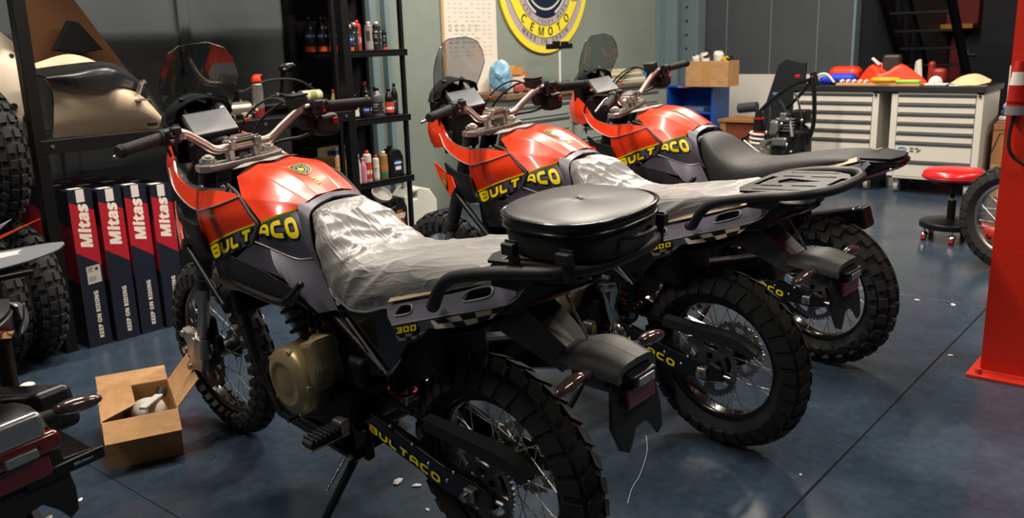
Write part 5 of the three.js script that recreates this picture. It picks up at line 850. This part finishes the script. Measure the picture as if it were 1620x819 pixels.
{ // wooden crate and the engine in its bare frame on it
  const woodM = mat(0x9a6a3c, .75), ox = mat(0x7c3a22, .7);
  const c = thing('wooden_crate', 'low brown wooden crate behind the bare engine', 'crate', [9.1, 0, -4.02]); part('box', bx(-.2, .2, .02, .52, -.40, .42, .004), ox, c); for (const z of [-.42, -.02, .40]) part('batten', bx(-.225, -.2, 0, .56, z, z + .07, .003), woodM, c); part('lid', bx(-.24, .22, .53, .56, -.44, .48, .003), woodM, c); part('sticker', [bx(-.204, -.2, .22, .44, .12, .22), bx(-.204, -.2, .05, .16, .10, .26)], M.whitePaint, c); part('red_print', bx(-.206, -.204, .07, .13, .12, .24), M.red, c);
  const e = thing('bare_engine', 'bare motorcycle frame and engine with a red and white shock, standing before the white cabinets', 'engine', [7.75, 0, -3.25], 0);
  // frame in the plane facing the camera: z runs along the picture
  const T = (pts, r = .018) => tube(pts, r, 24, 7);
  part('frame', [T([[0, .72, -.26], [.0, .86, -.12], [.02, .99, .06], [.02, 1.04, .22]], .018), T([[.05, .74, -.06], [.05, .86, .08], [.04, 1.02, .22]], .016), T([[0, 1.06, .24], [0, .90, .27], [0, .62, .27], [0, .40, .18]], .02), T([[0, .78, .0], [.0, .66, .16], [0, .60, .26]], .014), rod([.02, 1.10, .24], [.02, .98, .28], .03, .03, 12), T([[0, .74, -.26], [0, .60, -.24], [.02, .42, -.16], [.02, .26, -.1]], .015), T([[-.03, .74, -.22], [-.03, .6, -.16], [-.03, .45, -.14]], .01)], mat(0x24272a, .28, .6), e);
  part('hoses', [T([[-.1, .86, .0], [-.13, .78, .06], [-.14, .66, .04], [-.13, .54, -.02]], .01), T([[-.06, .92, .12], [-.12, .84, .18], [-.13, .70, .22], [-.12, .56, .2]], .009), T([[-.08, .80, -.1], [-.12, .70, -.08], [-.13, .58, -.1]], .01)], M.rubber, e);
  part('cylinder_head', [...Array.from({ length: 5 }, (_, k) => box(.16, .012, .17, -.04, .60 + k * .026, .06, .003)), rod([-.13, .70, .0], [-.13, .70, .11], .016, .016, 10), rod([-.12, .54, .0], [-.12, .66, -.02], .014, .014, 8)], mat(0x9a9c9c, .35, .7), e);
  part('clamps', [[-.14, .66, .04], [-.13, .70, .22], [-.13, .58, -.1], [-.14, .48, .1], [-.14, .42, .14]].map((p) => new THREE.SphereGeometry(.016, 10, 8).translate(...p)), M.chrome, e);
  part('engine_block', [box(.22, .34, .30, .02, .44, .08, .04), box(.2, .2, .2, .02, .66, .06, .03), rod([-.12, .40, .12], [.14, .40, .12], .09, .09, 18), box(.16, .12, .14, 0, .72, .16, .02)], M.engine, e);
  part('cases', [box(.10, .14, .10, -.08, .62, -.04, .03), box(.08, .08, .14, -.10, .50, .02, .02), box(.06, .08, .06, -.12, .72, .05, .015), rod([-.13, .55, .14], [-.10, .70, .10], .018, .018, 8)], mat(0x8a8c8c, .35, .7), e);
  part('gearbox_cover', [box(.14, .24, .24, -.04, .36, -.19, .05), rod([-.16, .42, -.26], [.0, .42, -.26], .055, .055, 16), rod([-.16, .36, -.13], [.0, .36, -.13], .06, .06, 16), rod([-.17, .50, -.30], [-.15, .36, -.10], .014, .014, 8), rod([-.16, .48, -.12], [.0, .48, -.12], .03, .03, 12)], M.alu, e);
  part('shock_body', [rod([-.06, .46, -.21], [-.06, .70, -.21], .045, .045, 16), rod([-.06, .70, -.21], [-.06, .76, -.21], .035, .03, 14)], M.satin, e); part('shock_ring', [rod([-.06, .56, -.21], [-.06, .575, -.21], .058, .058, 18), rod([-.06, .69, -.21], [-.06, .705, -.21], .05, .05, 18)], M.red, e);
  { const q = []; for (let k = 0; k <= 60; k++) { const a = k / 60 * 3 * 2 * Math.PI; q.push([-.09 + .058 * Math.cos(a), .46 + .12 * k / 60, -.21 + .058 * Math.sin(a)]); } part('shock_spring', tube(q, .012, 120, 6), M.whitePaint, e); }
  part('linkage', [T([[-.02, .62, -.24], [-.05, .50, -.34], [-.04, .42, -.40]], .012), prism([[-.40, .22], [-.36, .24], [-.33, .40], [-.36, .52], [-.40, .50], [-.37, .38]], -.02, .02, .006).rotateY(-Math.PI / 2).scale(1, 1, 1)], M.frame, e);
  part('footpeg', [rod([-.05, .34, .34], [-.05, .38, .50], .014, .018, 10)], M.rubber, e); part('silencer_stub', [rod([-.04, .78, -.42], [-.04, .80, -.24], .045, .045, 14)], M.rubberGrey, e);
  part('shift_drum', [0, 1, 2, 3].map((k) => rod([-.14, .32 + k * .045, .02 + k * .025], [-.10, .32 + k * .045, .02 + k * .025], .012, .012, 8)), M.chrome, e);
  part('engine_stand', [bx(-.18, .18, .0, .04, -.42, .32, .006), bx(-.03, .03, .04, .24, -.24, -.18, .004), bx(-.03, .03, .04, .28, .10, .16, .004), bx(-.12, .12, .20, .24, -.30, .26, .004)], M.frame, e);
  part('connector', [box(.03, .03, .04, -.02, 1.07, .12, .006)], M.red, e);
  const pn2 = thing('plastic_sheet', 'tall black plastic panel with a small blue mark leaning behind the bare engine', 'panel', [8.6, 0, -3.62], 0); { const g = prism([[-.30, .0], [.20, .0], [.22, 1.16], [.02, 1.2], [-.06, 1.14], [-.22, .62]], -.02, .02, .008).rotateY(-Math.PI / 2); part('sheet', g, mat(0x14181f, .45), pn2); part('mark', [box(.004, .025, .06, -.024, .86, -.07, .001)], mat(0x6a7fc0, .5), pn2); }
}
// ---------------------------------------------------------------- white drawer cabinets
const cabWhite = mat(0xd8d4ca, .5), slotM = mat(0x353e44, .5);
const cabMark = canvas(256, 96, (c) => { c.clearRect(0, 0, 256, 96); c.fillStyle = '#2b66b0'; c.beginPath(); c.ellipse(54, 48, 46, 30, 0, 0, 7); c.fill(); c.fillStyle = '#dcd8d0'; c.fillRect(18, 42, 72, 12); c.fillStyle = '#3a4044'; c.fillRect(132, 22, 36, 16); c.fillRect(132, 56, 36, 16); c.fillRect(182, 22, 34, 16); c.beginPath(); c.moveTo(222, 40); c.lineTo(246, 40); c.lineTo(214, 74); c.lineTo(190, 74); c.fill(); });
function drawerUnit(label, z0, z1, mark) {
  const u = thing('tool_cabinet', label, 'cabinet', [8.37, 0, (z0 + z1) / 2]), w = (z1 - z0) / 2, H = .905, B = .135;
  part('body', [bx(.012, .60, B, H, -w, w, .004)], cabWhite, u); part('front_frame', [bx(0, .014, B, H, -w, -w + .055, .002), bx(0, .014, B, H, w - .055, w, .002), bx(0, .014, H - .02, H, -w, w, .002), bx(0, .014, B, B + .02, -w, w, .002)], cabWhite, u);
  const tops = [.885, .80, .715, .63, .545, .46, .29], bots = [.81, .725, .64, .555, .47, .30, .155];
  tops.forEach((t, k) => { const d = part('drawer', bx(-.004, .012, bots[k], t - .026, -w + .06, w - .06, .003), cabWhite, u); part('grip_slot', bx(-.008, .008, t - .024, t - .002, -w + .06, w - .06, .003), slotM, d); });
  part('lock', [rod([-.012, .875, w - .03], [.0, .875, w - .03], .012, .012, 10)], M.plastic, u);
  if (mark) part('mark', uvQuad([[-.006, .36, -w + .075], [-.006, .36, -w + .295], [-.006, .43, -w + .295], [-.006, .43, -w + .075]]), decal(cabMark), u);
  for (const [x, z] of [[.06, -w + .08], [.06, w - .08], [.54, -w + .08], [.54, w - .08]]) { const c = sub('caster', u); part('wheel', rod([x, .05, z - .018], [x, .05, z + .018], .05, .05, 16), mat(0x8e9294, .5), c); part('fork', [bx(x - .02, x + .02, .06, .135, z - .026, z - .02), bx(x - .02, x + .02, .06, .135, z + .02, z + .026), bx(x - .035, x + .035, .125, .137, z - .035, z + .035)], M.steel, c); }
  return u;
}
drawerUnit('white drawer cabinet on casters with a blue oval mark, behind the red stool', -2.51, -1.76, true);
drawerUnit('white drawer cabinet on casters behind the bare engine', -3.42, -2.62, false);
single('cabinet_worktop', bx(-.02, .66, .905, .955, -3.46, -1.745, .004), M.plastic, 'long black worktop lying across both white drawer cabinets', 'worktop', [8.37, 0, 0]);
single('filler_board', bx(.35, .37, 0, .90, -2.615, -2.515), mat(0x9aa09c, .6), 'pale grey filler board between the two white drawer cabinets', 'board', [8.37, 0, 0]);
{ // things on the black worktop
  const Y = .955, oM = mat(0xe2330c, .4);
  const t = thing('orange_fairing', 'bright orange fairing set with a dark middle piece lying on the black worktop', 'fairing', [8.62, Y, -2.62]); part('shell', [panel([[[-.02, .0, -.30], [.02, .16, -.20], [.06, .20, -.10]], [[-.10, .0, -.12], [-.06, .10, -.06], [.0, .10, .0]], [[-.02, .0, .20], [.02, .16, .12], [.06, .20, .04]], [[.02, .0, .34], [.05, .06, .28], [.08, .08, .2]]], 12, 20, .005)].flat(), oM, t); part('dark_piece', [box(.10, .16, .16, .06, .19, .0, .03)], mat(0x2a2626, .5), t); part('spike', [beam([.02, .18, -.10], [.02, .24, -.17], .03, .02)], M.whitePaint, t);
  single('orange_cover', [box(.20, .16, .30, 0, .08, 0, .07, 3)], oM, 'rounded orange cover behind the blue cloth on the black worktop', 'cover', [8.84, Y, -3.10]);
  single('blue_glove', [box(.16, .10, .26, 0, .05, 0, .05, 3), box(.10, .07, .14, -.06, .04, -.12, .03, 3)], mat(0x1238c8, .6), 'bright blue cloth bundle at the end of the black worktop', 'cloth', [8.64, Y, -3.06]);
  single('white_hose', tube([[0, .02, -.12], [0, .09, -.06], [0, .10, .02], [0, .03, .09]], .012, 24, 7), M.whitePaint, 'white looped hose in front of the blue cloth bundle', 'hose', [8.45, Y, -3.16]);
  single('yellow_ring', [new THREE.TorusGeometry(.085, .022, 8, 26).rotateX(Math.PI / 2).scale(.8, 1, 1.25).translate(0, .025, 0)], mat(0xe0a010, .5), 'yellow oval ring lying on the black worktop before the orange fairing', 'ring', [8.45, Y + .025, -2.60]);
  single('beech_board', [box(.10, .022, .74, 0, .011, 0, .003)], mat(0xc79a62, .7), 'thin light wooden board along the front of the black worktop', 'board', [8.44, Y, -2.66]);
  single('green_cloth', [box(.12, .03, .20, 0, .015, 0, .014)], mat(0x8ec84a, .7), 'lime green cloth on the black worktop', 'cloth', [8.45, Y + .022, -2.40], .1);
  for (let k = 0; k < 5; k++) single('white_fitting', [rod([0, .017, -.025], [0, .019, .02], .013, .016, 10), box(.026, .026, .026, 0, .015, .03, .006)], M.whitePaint, 'small white plastic fitting on the thin wooden board', 'fitting', [8.44, Y + .022, -2.99 + k * .055], 1.57, 'white fittings on the thin wooden board');
  const cup = thing('white_mask', 'white cup shaped mask on crumpled paper on the black worktop', 'mask', [8.47, Y, -2.17]); part('shell', new THREE.SphereGeometry(.06, 16, 10, 0, 6.3, 0, 1.6).scale(1, 1.1, 1).translate(0, .02, -.01), M.whitePaint, cup); part('paper', [box(.12, .02, .18, 0, .012, 0, .008)], mat(0xcfd2d4, .7), cup);
  single('dark_red_part', [box(.12, .14, .12, 0, .07, 0, .04, 3), box(.08, .2, .06, .04, .1, -.08, .03, 3)], mat(0x8c1f18, .5), 'dark red moulded part behind the lime green cloth', 'part', [8.82, Y, -2.24]);
  single('white_tail', [prism([[-.05, 0], [.05, 0], [.03, .2], [-.01, .22]], -.02, .02, .008).rotateY(.9)], M.whitePaint, 'white upright fin beside the dark red moulded part', 'fin', [8.80, Y, -2.42]);
  const lf = single('tan_cover', panel([[[-.05, .02, -.15], [.0, .02, -.16], [.05, .02, -.15]], [[-.09, .008, -.06], [.0, .08, -.07], [.09, .008, -.06]], [[-.09, .008, .06], [.0, .10, .05], [.09, .008, .06]], [[-.03, .03, .16], [.0, .05, .165], [.03, .03, .16]]], 12, 20, .005), mat(0xd9b98a, .6), 'tan pointed plastic cover at the end of the black worktop', 'cover', [8.56, Y, -1.92]);
  for (let k = 0; k < 4; k++) single('allen_key', [rod([0, .006, -.05], [0, .006, .05], .006, .006, 6), rod([0, .006, .05], [.03, .006, .05], .006, .006, 6)], M.steel, 'small steel key lying beside the tan cover', 'tool', [8.40, Y, -2.0 + k * .065], .1 * k, 'steel keys beside the tan cover');
}
{ // cartons beyond the cabinets
  const tx = canvas(256, 256, (c) => { c.fillStyle = '#a9754a'; c.fillRect(0, 0, 256, 256); c.strokeStyle = '#2a1c12'; c.lineWidth = 6; c.beginPath(); c.moveTo(0, 40); c.lineTo(80, 40); c.lineTo(80, 62); c.lineTo(30, 62); c.lineTo(0, 190); c.moveTo(250, 60); c.lineTo(200, 230); c.stroke(); c.fillStyle = '#1f1610'; c.font = 'bold 34px sans-serif'; c.fillText('EverLast', 62, 82); c.fillStyle = '#d6cfc2'; c.fillRect(96, 150, 44, 34); c.fillRect(88, 192, 56, 26); });
  const mk = (n, y, h, l, map) => { const c = thing(n, l, 'carton', [8.85, y, -1.50]); part('body', bx(-.30, .30, 0, h, -.20, .26, .003), M.kraft, c); part('tape', bx(-.30, .30, h, h + .002, .0, .06), mat(0xb98c52, .4), c); if (map) part('print', uvQuad([[-.302, 0, -.20], [-.302, 0, .26], [-.302, h, .26], [-.302, h, -.20]]), mat(0xffffff, .8, 0, { map }), c); };
  mk('shipping_carton', 0, .29, 'plain brown shipping carton at the bottom beside the white cabinet', null); mk('shipping_carton', .292, .34, 'brown shipping carton with black print on top of the plain carton beside the white cabinet', tx);
  [[.634, .02, 0xb77f86, 'pink flat garment under the folded clothes'], [.656, .045, 0xc8c6c4, 'white folded garment in the clothes pile'], [.703, .05, 0x2f3a4c, 'dark blue folded garment in the clothes pile'], [.755, .05, 0x8b93a0, 'grey folded garment on top of the clothes pile']].forEach(([y, h, c, l], i) => single('folded_garment', [box(.50, h, .36 - i * .03, 0, h / 2, 0, .02, 3)], mat(c, .85), l, 'garment', [8.83, y, -1.50 - i * .015], (i - 1) * .06, 'clothes piled on the shipping cartons'));
  const gp = thing('lime_panel', 'lime green pointed plastic panel leaning on the cartons behind the red column', 'panel', [8.42, .46, -1.44]); part('sheet', panel([[[0, .0, -.10], [0, .03, -.10]], [[-.02, .06, .05], [.0, .16, .05]], [[-.02, .10, .22], [.0, .26, .22]]], 4, 10, .006), mat(0x8ede2a, .45), gp);
  single('white_board', bx(0, .02, 0, 1.10, -1.74, -1.40), M.whitePaint, 'tall white board standing behind the cartons beside the white cabinet', 'board', [9.17, 0, 0]);
}
{ // red stool on casters
  const s = thing('rolling_stool', 'round red padded stool on a black base with red casters', 'stool', [6.62, 0, -1.53]);
  part('cushion', lathe([[0, .425], [.175, .425], [.195, .432], [.205, .45], [.205, .462], [.196, .485], [.17, .497], [.05, .502], [0, .502]], 48), phys(0xd0161a, .3, { clearcoat: .5, clearcoatRoughness: .2 }), s); part('cushion_seam', new THREE.TorusGeometry(.206, .004, 6, 60).rotateX(Math.PI / 2).translate(0, .448, 0), mat(0xa81014, .4), s);
  part('underplate', lathe([[0, .40], [.13, .40], [.16, .425], [0, .425]], 32), M.frame, s); part('gas_lift', [rod([0, .14, 0], [0, .28, 0], .028, .028, 16), rod([0, .28, 0], [0, .40, 0], .016, .016, 14)], M.frame, s); part('lift_collar', rod([0, .275, 0], [0, .295, 0], .02, .02, 14), M.chrome, s);
  part('base_ring', [lathe([[0, .085], [.18, .085], [.20, .095], [.20, .125], [.19, .135], [.12, .138], [.05, .15], [0, .15]], 40)], M.frame, s);
  for (let k = 0; k < 5; k++) { const a = k * 1.2566 + .3, x = .175 * Math.cos(a), z = .175 * Math.sin(a), c = sub('caster', s); part('wheel', [rod([x, .03, z - .014], [x, .03, z + .014], .03, .03, 16)], phys(0xc01a22, .25, { clearcoat: 1 }), c); part('hood', [new THREE.SphereGeometry(.032, 14, 8, 0, 6.3, 0, 1.4).translate(x, .034, z), rod([x, .06, z], [x, .088, z], .008, .008, 8)], M.chrome, c); }
}
{ // red lift column with base plate, socket and cable
  const redM = phys(0xcb240d, .42, { bumpMap: grain, bumpScale: .0008 });
  const c = thing('lift_column', 'red steel lift column bolted to the floor, with a red and white power plug', 'lift column', [4.0, 0, -.755]);
  part('column', [prism([[0, 0], [.3, 0], [.3, .02], [.02, .02], [.02, .18], [.3, .18], [.3, .2], [0, .2]], 0, 3.39, .003).rotateX(Math.PI / 2).translate(0, 3.402, 0)], redM, c);
  part('base_plate', [bx(-.07, .42, 0, .014, -.04, .42, .003)], redM, c); part('weld', [rod([0, .014, 0], [0, .014, .20], .008, .008, 6), rod([0, .014, 0], [.3, .014, 0], .008, .008, 6)], redM, c);
  for (const [x, z] of [[-.035, .0], [-.035, .32], [.37, .0]]) part('anchor_bolt', rod([x, .014, z], [x, .034, z], .016, .014, 6), redM, c);
  const plug = sub('power_plug', c, [-.035, 0, .035]);
  part('socket', [rod([0, 1.14, 0], [0, 1.22, 0], .032, .030, 18), rod([.0, 1.155, .0], [.0, 1.165, .0], .036, .036, 18)], mat(0xb01a14, .4), plug); part('shell', [rod([0, 1.22, 0], [0, 1.27, 0], .028, .022, 16)], M.whitePaint, plug); part('cap', [rod([0, 1.27, 0], [0, 1.31, 0], .022, .015, 14)], mat(0xb01a14, .4), plug); part('collar', [rod([0, 1.105, 0], [0, 1.14, 0], .036, .034, 18)], mat(0x777b80, .4), plug); part('cable', tube([[0, 1.105, 0], [-.005, 1.03, -.01], [-.01, .96, .0], [0, .915, .05], [.01, .92, .14]], .007, 40, 8), M.plastic, plug); part('mounting', bx(0, .04, 1.12, 1.26, -.02, .02, .004), M.frame, plug);
}
{ // wheel of another motorcycle behind the column
  const w = thing('spare_wheel', 'spoked wheel with road tyre and red brace in a stand behind the red column', 'wheel', [5.87, .327, -1.02], 0);
  w.rotation.y = 1.25;
  part('tyre', chevron.clone().scale(.975, .975, .82), M.rubber, w); part('rim', rimGeo(.232, .07), M.steel, w); part('hub', hubGeo(.06, .045), M.alu, w); addSpokes(w, .236, .062, .05, 36);
  part('brake_disc', prism(gearPts(.12, .128, 24), .06, .065, 0, discHoles(.07, .105, 8, .5)), M.engine, w); part('brace', [rod([.06, -.13, .06], [.34, -.10, .10], .045, .045, 14)], mat(0xc4231a, .4), w); part('stand', [bx(-.16, -.12, -.326, .0, .10, .13), bx(-.16, -.12, -.326, .0, -.13, -.10), bx(-.26, -.06, -.326, -.31, -.15, .15), rod([-.14, 0, -.13], [-.14, 0, .13], .012, .012, 8), rod([-.14, -.005, 0], [0, 0, 0], .012, .012, 8)], M.frame, w);
}
renderer.render(scene, camera);
